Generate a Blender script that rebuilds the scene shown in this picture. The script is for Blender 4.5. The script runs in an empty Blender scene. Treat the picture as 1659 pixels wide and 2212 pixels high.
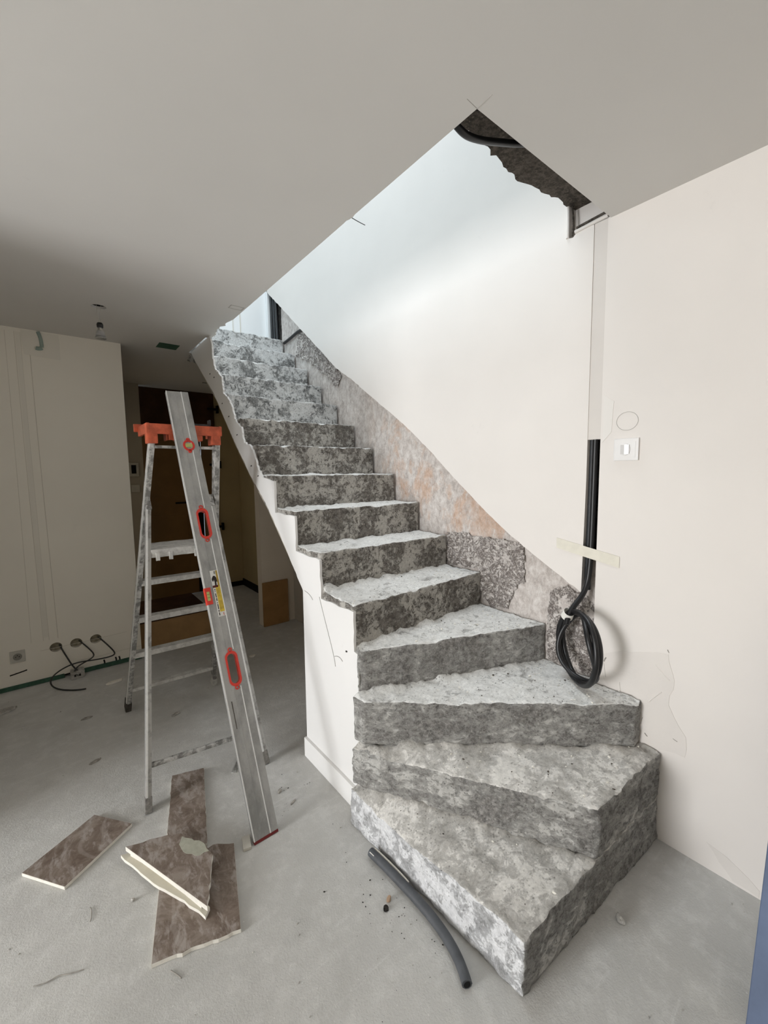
import bpy, bmesh, math, random
from mathutils import Vector, Matrix, noise
random.seed(7)
SC = bpy.context.scene
COL = SC.collection

# ------------------------------------------------------------------ camera
YAW, PITCH, ROLL, FPX = 0.6675, 0.0944, -0.0125, 905.13
cy_, sy_ = math.cos(YAW), math.sin(YAW); cp_, sp_ = math.cos(PITCH), math.sin(PITCH); cr_, sr_ = math.cos(ROLL), math.sin(ROLL)
fwd = Vector((sy_*cp_, cy_*cp_, -sp_)); rgt = Vector((cy_, -sy_, 0)); upv = rgt.cross(fwd)
r2 = cr_*rgt + sr_*upv; u2 = -sr_*rgt + cr_*upv
CAM = Vector((-1.7747, -2.1646, 1.4499))
cd = bpy.data.cameras.new('camera'); cam = bpy.data.objects.new('camera', cd); COL.objects.link(cam)
M = Matrix((r2, u2, -fwd)).transposed().to_4x4(); M.translation = CAM
cam.matrix_world = M
cd.sensor_fit = 'VERTICAL'; cd.sensor_height = 24; cd.sensor_width = 24; cd.lens = FPX/2212*24; cd.clip_start = .02
SC.camera = cam

# ------------------------------------------------------------------ world, lights, exposure
SC.view_settings.view_transform = 'Standard'; SC.view_settings.look = 'None'; SC.view_settings.gamma = 1
SC.view_settings.use_curve_mapping = False
SC.view_settings.exposure = 0.0
w = bpy.data.worlds.new('world'); SC.world = w; w.use_nodes = True
w.node_tree.nodes['Background'].inputs[0].default_value = (.75, .87, 1, 1)
w.node_tree.nodes['Background'].inputs[1].default_value = 1.0
SC.cycles.max_bounces = 10; SC.cycles.diffuse_bounces = 8
SC.cycles.sample_clamp_indirect = 6

def area(name, loc, direction, sx, sy, power, color):
    l = bpy.data.lights.new(name, 'AREA'); l.shape = 'RECTANGLE'; l.size = sx; l.size_y = sy; l.energy = power; l.color = color
    o = bpy.data.objects.new(name, l); COL.objects.link(o); o.location = loc
    o.rotation_euler = Vector(direction).to_track_quat('-Z', 'Y').to_euler()
    return o
area('window_daylight', (-6.42, -.55, 1.2), (1, 0, 0), 1.5, 2.0, 225, (.975, .985, 1))
area('upper_window_daylight', (-3.6, .2, 4.0), (1, 0, -.10), 2.6, 1.5, 44, (.70, .89, 1))
area('roof_window_daylight', (-.75, -.2, 5.12), (0, 0, -1), 1.2, 1.6, 62, (.90, .96, 1))

area('hall_added_fill', (-1.29, 2.45, 1.1), (1, 0, 0), .8, 1.9, 1.0, (1, .84, .58))  # added warm fill to lift the dark hall; no opening is built here

# ------------------------------------------------------------------ material helpers
def mat(name, rough=.8, metal=0.0, spec=.3):
    m = bpy.data.materials.new(name); m.use_nodes = True
    b = m.node_tree.nodes['Principled BSDF']
    b.inputs['Roughness'].default_value = rough; b.inputs['Metallic'].default_value = metal
    b.inputs['Specular IOR Level'].default_value = spec
    return m, m.node_tree, b
def N(t, kind, **kw):
    n = t.nodes.new(kind)
    for k, v in kw.items():
        if k in n.inputs: n.inputs[k].default_value = v
        else: setattr(n, k, v)
    return n
def c4(c): return (c[0], c[1], c[2], 1)
def coords(t):
    return N(t, 'ShaderNodeTexCoord').outputs['Object']
def nz(t, co, scale, detail=5, rough=.6, dist=0.0, stretch=None):
    if stretch:
        mp = N(t, 'ShaderNodeMapping'); mp.inputs['Scale'].default_value = stretch; t.links.new(co, mp.inputs[0]); co = mp.outputs[0]
    n = N(t, 'ShaderNodeTexNoise', Scale=scale, Detail=detail, Roughness=rough, Distortion=dist); t.links.new(co, n.inputs['Vector'])
    return n.outputs['Fac']
def vor(t, co, scale, feature='F1'):
    n = N(t, 'ShaderNodeTexVoronoi', Scale=scale); n.feature = feature; t.links.new(co, n.inputs['Vector']); return n.outputs['Distance']
def ramp(t, fac, stops):
    r = N(t, 'ShaderNodeValToRGB'); e = r.color_ramp.elements
    while len(e) > 1: e.remove(e[-1])
    e[0].position, e[0].color = stops[0][0], c4(stops[0][1]) if not isinstance(stops[0][1], float) else (stops[0][1],)*3+(1,)
    for p, c in stops[1:]:
        x = e.new(p); x.color = c4(c) if not isinstance(c, float) else (c, c, c, 1)
    t.links.new(fac, r.inputs[0]); return r.outputs[0]
def mixc(t, fac, a, b, mode='MIX'):
    m = N(t, 'ShaderNodeMix'); m.data_type = 'RGBA'; m.blend_type = mode
    for s, v in ((0, fac), (6, a), (7, b)):
        if isinstance(v, (int, float)): m.inputs[s].default_value = v
        elif isinstance(v, tuple): m.inputs[s].default_value = c4(v)
        else: t.links.new(v, m.inputs[s])
    return m.outputs[2]
def bump(t, b, h, strength=.4, dist=.01, prev=None):
    n = N(t, 'ShaderNodeBump', Strength=strength, Distance=dist); t.links.new(h, n.inputs['Height'])
    if prev is not None: t.links.new(prev, n.inputs['Normal'])
    t.links.new(n.outputs[0], b.inputs['Normal']); return n.outputs[0]
def plain(name, col, rough=.6, metal=0.0, spec=.3, var=0.0, scale=20, bmp=0.0):
    m, t, b = mat(name, rough, metal, spec)
    co = coords(t); f = nz(t, co, scale, 5)
    d = tuple(c*(1-var) for c in col); l = tuple(min(1, c*(1+var)) for c in col)
    t.links.new(ramp(t, f, [(.35, d), (.65, l)]), b.inputs['Base Color'])
    if bmp: bump(t, b, f, bmp, .003)
    return m

# painted plaster and plasterboard
def plaster(name, col, var=.03, bmp=.06):
    m, t, b = mat(name, .85, 0, .2); co = coords(t)
    f = nz(t, co, 1.3, 3); g = nz(t, co, 60, 4)
    base = ramp(t, f, [(.3, tuple(c*(1-var) for c in col)), (.7, tuple(min(1, c*(1+var)) for c in col))])
    sm = ramp(t, nz(t, co, 5, 6, .7), [(.66, 0.0), (.8, 1.0)])
    col2 = mixc(t, sm, base, tuple(c*.93 for c in col))
    t.links.new(col2, b.inputs['Base Color']); bump(t, b, g, bmp, .002)
    return m
M_LIN = plaster('white_lining_paint', (.765, .725, .685))
M_UNSEEN = plaster('low_bounce_wall_paint', (.52, .49, .44))  # unseen walls, darkened so that they bounce less light into the room
M_CEIL = plaster('ceiling_paint', (.64, .622, .594), .02)
M_WALLB = plaster('off_white_wall', (.80, .76, .68))
M_UP = plaster('upper_white_wall', (.84, .85, .85))
M_PANEL = plaster('white_side_plaster', (.78, .77, .755), .02)
M_FILL = plaster('filler_strip', (.68, .64, .60), .05, .25)
M_SPACK = plaster('spackle', (.72, .68, .64), .05, .35)
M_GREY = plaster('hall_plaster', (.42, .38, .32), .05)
M_OLIVE = plaster('hall_warm_tint_wall', (.42, .33, .18), .08)  # warm hall light put into this and the other hall wall colours

def floor_mat():
    m, t, b = mat('dusty_screed', .9, 0, .15); co = coords(t)
    big = nz(t, co, 1.1, 6, .6, .3); mid = nz(t, co, 14, 8, .7); fine = nz(t, co, 160, 4, .7)
    c = ramp(t, big, [(.36, (.50, .495, .475)), (.64, (.59, .585, .565))])
    c = mixc(t, ramp(t, mid, [(.48, 0.0), (.64, .4)]), c, (.70, .695, .675))
    c = mixc(t, ramp(t, fine, [(.60, 0.0), (.75, .6)]), c, (.68, .67, .65))
    sw = nz(t, co, 2.2, 5, .65, .8, (1, 1.2, 1))
    c = mixc(t, ramp(t, sw, [(.56, 0.0), (.66, .5)]), c, (.47, .465, .445))
    rot = N(t, 'ShaderNodeMapping'); rot.inputs['Rotation'].default_value = (0, 0, .62); rot.inputs['Scale'].default_value = (1, 9, 1); t.links.new(co, rot.inputs[0])
    stn = nz(t, rot.outputs[0], 2.4, 6, .7, .3); c = mixc(t, ramp(t, stn, [(.60, 0.0), (.70, .45)]), c, (.72, .715, .70))
    sp = vor(t, co, 26); c = mixc(t, ramp(t, sp, [(.03, .7), (.07, 0.0)]), c, (.72, .71, .69))
    t.links.new(c, b.inputs['Base Color'])
    bump(t, b, mid, .5, .006, bump(t, b, fine, .8, .002)); return m
M_FLOOR = floor_mat()

def concrete(name, dark, mid, light, lo, hi, pit=.5, scale=7.0, stretch=None, fine_amt=.5, bs=.6):
    m, t, b = mat(name, .92, 0, .12); co = coords(t)
    body = nz(t, co, 46, 10, .8)
    c = ramp(t, body, [(.34, tuple(x*(.55 if dark[0] < .25 else .72) for x in dark)), (.45, dark), (.57, mid), (.72, tuple(min(1, x*1.35) for x in mid))])
    p1 = nz(t, co, scale*.7, 4, .6, .2, stretch); p2 = nz(t, co, scale*3.2, 12, .82, .5, stretch)
    pm_ = N(t, 'ShaderNodeMix'); pm_.inputs[0].default_value = .62; t.links.new(p1, pm_.inputs[2]); t.links.new(p2, pm_.inputs[3])
    mask = ramp(t, pm_.outputs[0], [(lo, 0.0), (hi, 1.0)])
    tone = nz(t, co, scale*8, 9, .78)
    lt = ramp(t, tone, [(.34, tuple(x*.74 for x in light)), (.48, tuple(x*.92 for x in light)), (.64, tuple(min(1, x*1.12) for x in light))])
    c = mixc(t, mask, c, lt)
    # aggregate showing as small dark and light grains
    gr = N(t, 'ShaderNodeTexVoronoi', Scale=110); gr.feature = 'F1'; t.links.new(co, gr.inputs['Vector'])
    gcol = N(t, 'ShaderNodeSeparateColor'); t.links.new(gr.outputs['Color'], gcol.inputs[0])
    gsel = ramp(t, gcol.outputs[0], [(.86, 0.0), (.90, .45)]); gsh = ramp(t, gr.outputs['Distance'], [(.30, 1.0), (.42, 0.0)])
    gm = N(t, 'ShaderNodeMath'); gm.operation = 'MULTIPLY'; t.links.new(gsel, gm.inputs[0]); t.links.new(gsh, gm.inputs[1])
    c = mixc(t, gm.outputs[0], c, tuple(x*.6 for x in dark))
    gsel2 = ramp(t, gcol.outputs[1], [(.88, 0.0), (.92, .35)]); gm2 = N(t, 'ShaderNodeMath'); gm2.operation = 'MULTIPLY'; t.links.new(gsel2, gm2.inputs[0]); t.links.new(gsh, gm2.inputs[1])
    c = mixc(t, gm2.outputs[0], c, tuple(min(1, x*1.25) for x in light))
    v = vor(t, co, 60); pmk = ramp(t, v, [(.12, pit), (.20, 0.0)])
    gate = ramp(t, nz(t, co, 9, 3), [(.45, 0.0), (.6, 1.0)])
    mm = N(t, 'ShaderNodeMath'); mm.operation = 'MULTIPLY'; t.links.new(pmk, mm.inputs[0]); t.links.new(gate, mm.inputs[1])
    c = mixc(t, mm.outputs[0], c, tuple(x*.35 for x in dark))
    fn = nz(t, co, 240, 3, .7); c = mixc(t, ramp(t, fn, [(.58, 0.0), (.72, fine_amt)]), c, tuple(min(1, x*1.15) for x in light))
    t.links.new(c, b.inputs['Base Color'])
    n1 = bump(t, b, body, bs*.6, .005)
    n2 = bump(t, b, mask, bs*.8, .004, n1)
    bump(t, b, p2, .35, .008, n2)
    return m
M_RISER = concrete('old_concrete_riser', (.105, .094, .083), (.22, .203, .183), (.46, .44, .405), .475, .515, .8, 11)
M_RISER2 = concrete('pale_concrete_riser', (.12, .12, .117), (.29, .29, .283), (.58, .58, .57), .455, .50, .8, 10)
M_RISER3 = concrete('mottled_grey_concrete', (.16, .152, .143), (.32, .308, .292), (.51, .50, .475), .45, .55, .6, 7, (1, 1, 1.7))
M_TREAD = concrete('dusty_skylit_tread', (.30, .29, .275), (.55, .54, .52), (.80, .80, .78), .37, .45, .8, 10)  # paler than the risers: dust, with skylight put into the colour
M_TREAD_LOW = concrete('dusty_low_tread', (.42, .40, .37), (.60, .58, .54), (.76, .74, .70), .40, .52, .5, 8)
M_FACE1 = concrete('window_lit_concrete', (.30, .30, .30), (.50, .50, .51), (.72, .725, .735), .40, .49, .6, 7)  # window light on the first step's side put into a paler colour
M_RAW = concrete('raw_slab_concrete', (.055, .048, .04), (.13, .11, .092), (.21, .18, .15), .50, .7, .6, 5, None, 0.0)
M_CHIP = concrete('chipped_edge', (.25, .24, .22), (.45, .43, .4), (.66, .64, .60), .4, .55, .4, 14)

def band_mat():
    m, t, b = mat('stripped_wall_plaster', .9, 0, .12); co = coords(t)
    f1 = nz(t, co, 24, 12, .82, .3, (1, 1, .7)); f2 = nz(t, co, 3.2, 7, .7, .4, (1, 1.4, .8)); f3 = nz(t, co, 30, 6, .7)
    c = ramp(t, f1, [(.34, (.34, .295, .27)), (.5, (.58, .53, .495)), (.66, (.78, .745, .71))])
    org = ramp(t, f2, [(.50, 0.0), (.60, .75)])
    sp = N(t, 'ShaderNodeSeparateXYZ'); t.links.new(co, sp.inputs[0])
    zone = ramp(t, sp.outputs[1], [(0.0, 1.0), (.35, 0.0)])
    lowz = N(t, 'ShaderNodeMapRange'); lowz.inputs[1].default_value = .95; lowz.inputs[2].default_value = 1.15; t.links.new(sp.outputs[2], lowz.inputs[0])
    mm = N(t, 'ShaderNodeMath'); mm.operation = 'MULTIPLY'; t.links.new(org, mm.inputs[0]); t.links.new(zone, mm.inputs[1])
    m3 = N(t, 'ShaderNodeMath'); m3.operation = 'MULTIPLY'; t.links.new(mm.outputs[0], m3.inputs[0]); t.links.new(lowz.outputs[0], m3.inputs[1])
    c = mixc(t, m3.outputs[0], c, mixc(t, ramp(t, f3, [(.35, 0.0), (.65, 1.0)]), (.42, .26, .17), (.66, .47, .36)))
    wh = ramp(t, nz(t, co, 34, 10, .8, 0, (1, 1.6, .5)), [(.57, 0.0), (.62, .85)])
    c = mixc(t, wh, c, (.66, .64, .61))
    dk = ramp(t, nz(t, co, 34, 6, .7), [(.68, 0.0), (.74, .85)]); c = mixc(t, dk, c, (.12, .10, .09))
    t.links.new(c, b.inputs['Base Color'])
    bump(t, b, f3, .35, .004, bump(t, b, f1, .6, .006)); return m
M_BAND = band_mat()
def rubble_mat():
    m, t, b = mat('hacked_rubble', .95, 0, .1); co = coords(t)
    nd = N(t, 'ShaderNodeTexNoise', Scale=30, Detail=6, Roughness=.6); nd.noise_type = 'HETERO_TERRAIN'; nd.normalize = True
    nd2 = N(t, 'ShaderNodeTexNoise', Scale=26, Detail=8, Roughness=.72, Distortion=1.4); t.links.new(co, nd2.inputs['Vector'])
    ab = N(t, 'ShaderNodeMath'); ab.operation = 'SUBTRACT'; ab.inputs[1].default_value = .5; t.links.new(nd2.outputs['Fac'], ab.inputs[0])
    ab2 = N(t, 'ShaderNodeMath'); ab2.operation = 'ABSOLUTE'; t.links.new(ab.outputs[0], ab2.inputs[0])
    v = ab2.outputs[0]
    c = ramp(t, v, [(.0, (.10, .085, .078)), (.025, (.30, .265, .245)), (.07, (.62, .575, .54)), (.15, (.80, .76, .73))])
    f = nz(t, co, 34, 9, .78, .8); c = mixc(t, ramp(t, f, [(.54, 0.0), (.58, .8)]), c, (.20, .17, .155))
    c = mixc(t, ramp(t, nz(t, co, 12, 8, .75), [(.56, 0.0), (.60, .8)]), c, (.70, .655, .62))
    t.links.new(c, b.inputs['Base Color'])
    bump(t, b, v, .9, .012, bump(t, b, nz(t, co, 70, 6, .7), .6, .005)); return m
M_RUB = rubble_mat()

def alu_mat(name, a, bcol, lo=.5, hi=.62, rough=.42, metal=.75, scale=16, stretch=None):
    m, t, b = mat(name, rough, metal, .5); co = coords(t)
    f = nz(t, co, scale, 7, .7, .2, stretch); g = nz(t, co, 90, 4, .7)
    c = ramp(t, f, [(lo, a), (hi, bcol)]); c = mixc(t, ramp(t, g, [(.6, 0.0), (.72, .35)]), c, (.25, .245, .235))
    t.links.new(c, b.inputs['Base Color'])
    rr = ramp(t, f, [(lo, float(rough)), (hi, min(1.0, rough+.3))]); t.links.new(rr, b.inputs['Roughness'])
    bump(t, b, g, .12, .001); return m
M_ALU = alu_mat('scuffed_aluminium', (.45, .445, .43), (.30, .295, .28))
M_RAILM = alu_mat('paint_spattered_aluminium', (.22, .215, .205), (.62, .61, .59), .44, .58, .45, .45, 24)
M_RAILW = alu_mat('bright_aluminium_flange', (.85, .85, .84), (.70, .70, .69), .4, .7, .35, .6)
M_RUNG = alu_mat('plaster_caked_step', (.46, .45, .43), (.64, .63, .60), .42, .56, .8, .1, 20)
M_LEVEL = alu_mat('level_aluminium', (.27, .27, .262), (.44, .435, .42), .40, .60, .45, .4, 9, (1, 1, .25))
M_ORANGE = plain('orange_plastic', (.50, .10, .045), .5, 0, .4, .25, 25)
M_REDP = plain('red_plastic', (.60, .035, .02), .3, 0, .6, .08)
M_VIAL = plain('green_yellow_vial', (.42, .44, .14), .15, 0, .8, .1)
M_BLACK = plain('black_rubber', (.008, .008, .009), .38, 0, .5, .1, 40)
M_DKGREY = plain('dark_grey_conduit', (.035, .038, .042), .5, 0, .4, .2, 40)
M_BOOT = plain('scuffed_foot_boot', (.20, .19, .175), .7, 0, .3, .35, 60)
M_BOOTD = plain('dirty_foot_boot', (.07, .062, .052), .7, 0, .3, .3, 60)
M_HOSE = plain('grey_hose_rubber', (.075, .08, .088), .55, 0, .4, .15, 30)
M_SCRAP = plain('dull_scrap', (.33, .31, .28), .8, 0, .2, .25, 60)
M_CRACK = plain('grey_crack', (.36, .35, .33), .9)
M_CABLE = plain('dark_cable', (.03, .03, .028), .5, 0, .4, .1)
M_GROOVE = concrete('dark_groove_mortar', (.012, .011, .010), (.05, .045, .04), (.16, .145, .13), .6, .75, .4, 20)
M_WHITEP = plain('white_plastic', (.76, .745, .73), .25, 0, .5, .01)
M_WHITEP2 = plain('dusty_white_plastic', (.50, .48, .43), .5, 0, .3, .06)
M_TAPE = plain('masking_tape', (.73, .695, .60), .7, 0, .2, .04, 30, .2)
M_TAPE2 = plain('pale_tape_wrap', (.78, .765, .71), .5, 0, .4, .03)
M_PENCIL = plain('pencil', (.42, .40, .37), .9)
M_GREEN = plain('green_water_resistant_board', (.05, .11, .075), .8, 0, .2, .15, 30)
M_GREEN2 = plain('faded_green_stain', (.30, .37, .33), .9, 0, .1, .08, 25)
M_GYP = plain('gypsum_core', (.78, .75, .68), .9, 0, .1, .05, 60, .3)
M_HALLDARK = plain('dark_wood_header', (.05, .022, .01), .7, 0, .2, .3, 6)
M_DOORW = plain('varnished_brown_door', (.19, .10, .032), .55, 0, .3, .12, 3)
M_DOORW2 = plain('brown_frame', (.20, .12, .05), .55, 0, .3, .12, 3)
M_VOID = plain('black_gap', (.004, .004, .004), .9)
M_CARD = plain('brown_cardboard', (.36, .22, .10), .8, 0, .2, .1, 8)
M_OSB = plain('brown_board', (.32, .18, .07), .8, 0, .2, .1, 8)
M_BLUE = plain('blue_paint', (.11, .145, .23), .6, 0, .3, .12, 6)
def boardpaper():
    m, t, b = mat('brown_board_paper', .75, 0, .2); co = coords(t)
    f = nz(t, co, 9, 8, .75, 1.2); g = nz(t, co, 30, 6, .7, .4, (1, .4, 1))
    c = ramp(t, f, [(.36, (.135, .10, .078)), (.5, (.20, .158, .13)), (.64, (.29, .245, .21))])
    c = mixc(t, ramp(t, g, [(.5, 0.0), (.62, .7)]), c, (.40, .36, .33))
    wv = N(t, 'ShaderNodeTexWave', Scale=6, Distortion=9, Detail=2); wv.inputs['Detail Scale'].default_value = .8; t.links.new(co, wv.inputs[0])
    gate = ramp(t, nz(t, co, 5, 3), [(.45, 0.0), (.55, .25)])
    mm = N(t, 'ShaderNodeMath'); mm.operation = 'MULTIPLY'; t.links.new(ramp(t, wv.outputs[1], [(.8, 0.0), (.95, 1.0)]), mm.inputs[0]); t.links.new(gate, mm.inputs[1])
    c = mixc(t, mm.outputs[0], c, (.42, .38, .35))
    t.links.new(c, b.inputs['Base Color']); bump(t, b, g, .15, .001); return m
M_PAPER = boardpaper()
m, t, b = mat('bulb_glass', .05, 0, .5); b.inputs['Base Color'].default_value = (.9, .9, .9, 1); b.inputs['Transmission Weight'].default_value = .85; M_GLASS = m
m, t, b = mat('window_glass', .0, 0, .5); b.inputs['Base Color'].default_value = (1, 1, 1, 1); b.inputs['Transmission Weight'].default_value = 1; M_WGLASS = m

# ------------------------------------------------------------------ object helpers
def link(name, me, m=None, parent=None):
    o = bpy.data.objects.new(name, me); COL.objects.link(o)
    if m is not None:
        for x in (m if isinstance(m, (list, tuple)) else [m]): me.materials.append(x)
    if parent is not None: o.parent = parent
    return o
def from_bm(name, bm, m=None, parent=None, smooth=False):
    bmesh.ops.recalc_face_normals(bm, faces=bm.faces)
    me = bpy.data.meshes.new(name); bm.to_mesh(me); bm.free()
    if smooth: me.polygons.foreach_set('use_smooth', [True]*len(me.polygons))
    return link(name, me, m, parent)
def tag(o, label, cat, group=None):
    o['label'] = label; o['category'] = cat
    if group: o['group'] = group
    return o
def struct(o): o['kind'] = 'structure'; return o
def empty(name, loc=(0, 0, 0)):
    o = bpy.data.objects.new(name, None); COL.objects.link(o); o.location = loc; o.empty_display_size = .1; return o
def child(o, root):
    o.parent = root; o.matrix_parent_inverse = Matrix.Translation(-Vector(root.location)); return o
def box_bm(bm, x0, x1, y0, y1, z0, z1, M=None, bev=0):
    r = bmesh.ops.create_cube(bm, size=1); vs = r['verts']
    for v in vs:
        v.co = Vector((x0+(v.co.x+.5)*(x1-x0), y0+(v.co.y+.5)*(y1-y0), z0+(v.co.z+.5)*(z1-z0)))
    if bev:
        es = list({e for v in vs for e in v.link_edges}); rr = bmesh.ops.bevel(bm, geom=es, offset=bev, segments=2, affect='EDGES', profile=.7)
        vs = list({v for f in rr['faces'] for v in f.verts} | {v for v in vs if v.is_valid})
    if M is not None:
        for v in vs: v.co = M @ v.co
    return vs
def box(name, x0, x1, y0, y1, z0, z1, m, parent=None, M=None, bev=0):
    bm = bmesh.new(); box_bm(bm, x0, x1, y0, y1, z0, z1, M, bev); return from_bm(name, bm, m, parent)
def frame(p0, p1, side=(1, 0, 0)):
    z = (Vector(p1)-Vector(p0)).normalized(); x = Vector(side); x = (x-x.dot(z)*z).normalized(); y = z.cross(x)
    m = Matrix((x, y, z)).transposed().to_4x4(); m.translation = Vector(p0); return m
def bar_bm(bm, p0, p1, wx, wy, side=(1, 0, 0), bev=.002):
    L = (Vector(p1)-Vector(p0)).length; box_bm(bm, -wx/2, wx/2, -wy/2, wy/2, 0, L, frame(p0, p1, side), bev)
def poly_prism(bm, pts, ext, M=None):
    """pts: list of 3D points of a planar polygon, extruded by vector ext"""
    vs = [bm.verts.new(p) for p in pts]; f = bm.faces.new(vs)
    r = bmesh.ops.extrude_face_region(bm, geom=[f]); e = [v for v in r['geom'] if isinstance(v, bmesh.types.BMVert)]
    bmesh.ops.translate(bm, verts=e, vec=Vector(ext))
    allv = vs+e
    if M is not None:
        for v in allv: v.co = M @ v.co
    return allv
def plate(name, outer, holes, z0, z1, m, parent=None, M=None):
    """2D polygon with holes extruded from z0 to z1 (local), then transformed"""
    cu = bpy.data.curves.new(name, 'CURVE'); cu.dimensions = '2D'; cu.fill_mode = 'BOTH'; cu.extrude = (z1-z0)/2
    for ring in [outer]+holes:
        s = cu.splines.new('POLY'); s.points.add(len(ring)-1)
        for p, q in zip(s.points, ring): p.co = (q[0], q[1], 0, 1)
        s.use_cyclic_u = True
    tmp = bpy.data.objects.new('tmp', cu); COL.objects.link(tmp)
    dg = bpy.context.evaluated_depsgraph_get(); dg.update()
    me = bpy.data.meshes.new_from_object(tmp.evaluated_get(dg)); bpy.data.objects.remove(tmp); bpy.data.curves.remove(cu)
    me.materials.clear()
    me.transform(Matrix.Translation((0, 0, (z0+z1)/2)))
    if M is not None: me.transform(M)
    me.name = name
    return link(name, me, m, parent)
MYZ = Matrix(((0, 0, 1, 0), (1, 0, 0, 0), (0, 1, 0, 0), (0, 0, 0, 1)))     # (a,b,c)->(x=c,y=a,z=b)
MXZ = Matrix(((1, 0, 0, 0), (0, 0, 1, 0), (0, 1, 0, 0), (0, 0, 0, 1)))     # (a,b,c)->(x=a,y=c,z=b)
def tube_me(name, pts, r, m, parent=None, res=12, cyc=False, smooth=True, radii=None):
    cu = bpy.data.curves.new(name, 'CURVE'); cu.dimensions = '3D'; cu.bevel_depth = r; cu.bevel_resolution = 3; cu.use_fill_caps = True
    s = cu.splines.new('NURBS' if smooth else 'POLY'); s.points.add(len(pts)-1)
    for i, (p, q) in enumerate(zip(s.points, pts)): p.co = (*q, 1); p.radius = radii[i] if radii else 1
    s.use_cyclic_u = cyc
    if smooth: s.order_u = 4; s.use_endpoint_u = not cyc; s.resolution_u = res
    tmp = bpy.data.objects.new('tmp', cu); COL.objects.link(tmp)
    dg = bpy.context.evaluated_depsgraph_get(); dg.update()
    me = bpy.data.meshes.new_from_object(tmp.evaluated_get(dg)); bpy.data.objects.remove(tmp); bpy.data.curves.remove(cu)
    me.materials.clear(); me.name = name
    me.polygons.foreach_set('use_smooth', [True]*len(me.polygons))
    return link(name, me, m, parent)
def ragged(pts, amp, step, closed=True, seed=0, keep=()):
    out = []; n = len(pts); rng = random.Random(seed)
    for i in range(n if closed else n-1):
        a = Vector(pts[i]); b2 = Vector(pts[(i+1) % n]); L = (b2-a).length; k = max(1, int(L/step)) if i not in keep else 1
        nv = Vector((-(b2-a).y, (b2-a).x)).normalized() if L > 0 else Vector((0, 0))
        for j in range(k):
            p = a.lerp(b2, j/k)
            if i not in keep and j > 0: p = p + nv*rng.uniform(-amp, amp) + (b2-a).normalized()*rng.uniform(-.3, .3)*step
            out.append(tuple(p))
    if not closed: out.append(tuple(pts[-1]))
    return out
def grid_cut(bm, d):
    xs = [v.co.copy() for v in bm.verts]
    for ax in range(3):
        lo = min(p[ax] for p in xs); hi = max(p[ax] for p in xs); n = int((hi-lo)/d)
        for i in range(1, n+1):
            c = lo+(hi-lo)*i/(n+1); no = Vector((0, 0, 0)); no[ax] = 1; co = Vector((0, 0, 0)); co[ax] = c
            bmesh.ops.bisect_plane(bm, geom=bm.verts[:]+bm.edges[:]+bm.faces[:], plane_co=co, plane_no=no)
def rough_disp(bm, amp, freq=9.0, amp2=None, only=None):
    amp2 = amp*.6 if amp2 is None else amp2
    for v in bm.verts:
        if only and not only(v.co): continue
        p = v.co.copy()
        v.co = p + noise.noise_vector(p*freq)*amp*.6 + noise.noise_vector(p*freq*4.3+Vector((5, 3, 1)))*amp2*1.1 + noise.noise_vector(p*freq*9)*amp2*.7

# ================================================================== STRUCTURE
H = 2.425; g = .2318; h = .18; YA = -1.3625; WO = -.805
bm = bmesh.new(); box_bm(bm, -7.0, 1.2, -5.0, 4.0, -.12, 0); struct(from_bm('floor', bm, M_FLOOR))
# hung plasterboard ceiling with the stair opening, ragged next to the flight
open_edge = [(WO, YA), (WO, -1.0), (WO, -.80)] + ragged([(WO, -.78), (WO-.002, -.70)], .008, .02, False, 3) + [(WO, .30), (WO, .55)] + \
    ragged([(WO, .58), (WO-.02, .80), (WO-.004, 1.02)], .012, .035, False, 5) + [(WO, 1.05), (-.845, 1.05), (-.845, 1.52), (.0, 1.52)]
ceil = plate('ceiling', [(-7, -5), (-.0, -5), (-.0, YA)] + open_edge + [(1.2, 1.52), (1.2, 4), (-7, 4)],
             [[(-1.495+.038*math.cos(a*math.pi/12), .838+.038*math.sin(a*math.pi/12)) for a in range(24)]], H, H+.015, M_CEIL)
struct(ceil)
# concrete slab of the upper floor
slab_out = [(-7, -5), (.5, -5)] + [(.5, -1.19)] + ragged([(.10, -1.19), (-.05, -1.19), (-.2, -1.175), (-.245, -1.17), (-.31, -1.15), (-.40, -1.165), (-.56, -1.185), (-.70, -1.19), (-.93, -1.21)], .008, .018, False, 11) + [(-.95, 1.3), (-.95, 1.88), (.5, 1.88), (.5, 4), (-7, 4)]
bmx = plate('ceiling_slab', slab_out, [], 2.545, 2.70, M_RAW); bmx.name = 'ceiling_slab'; struct(bmx)

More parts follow.
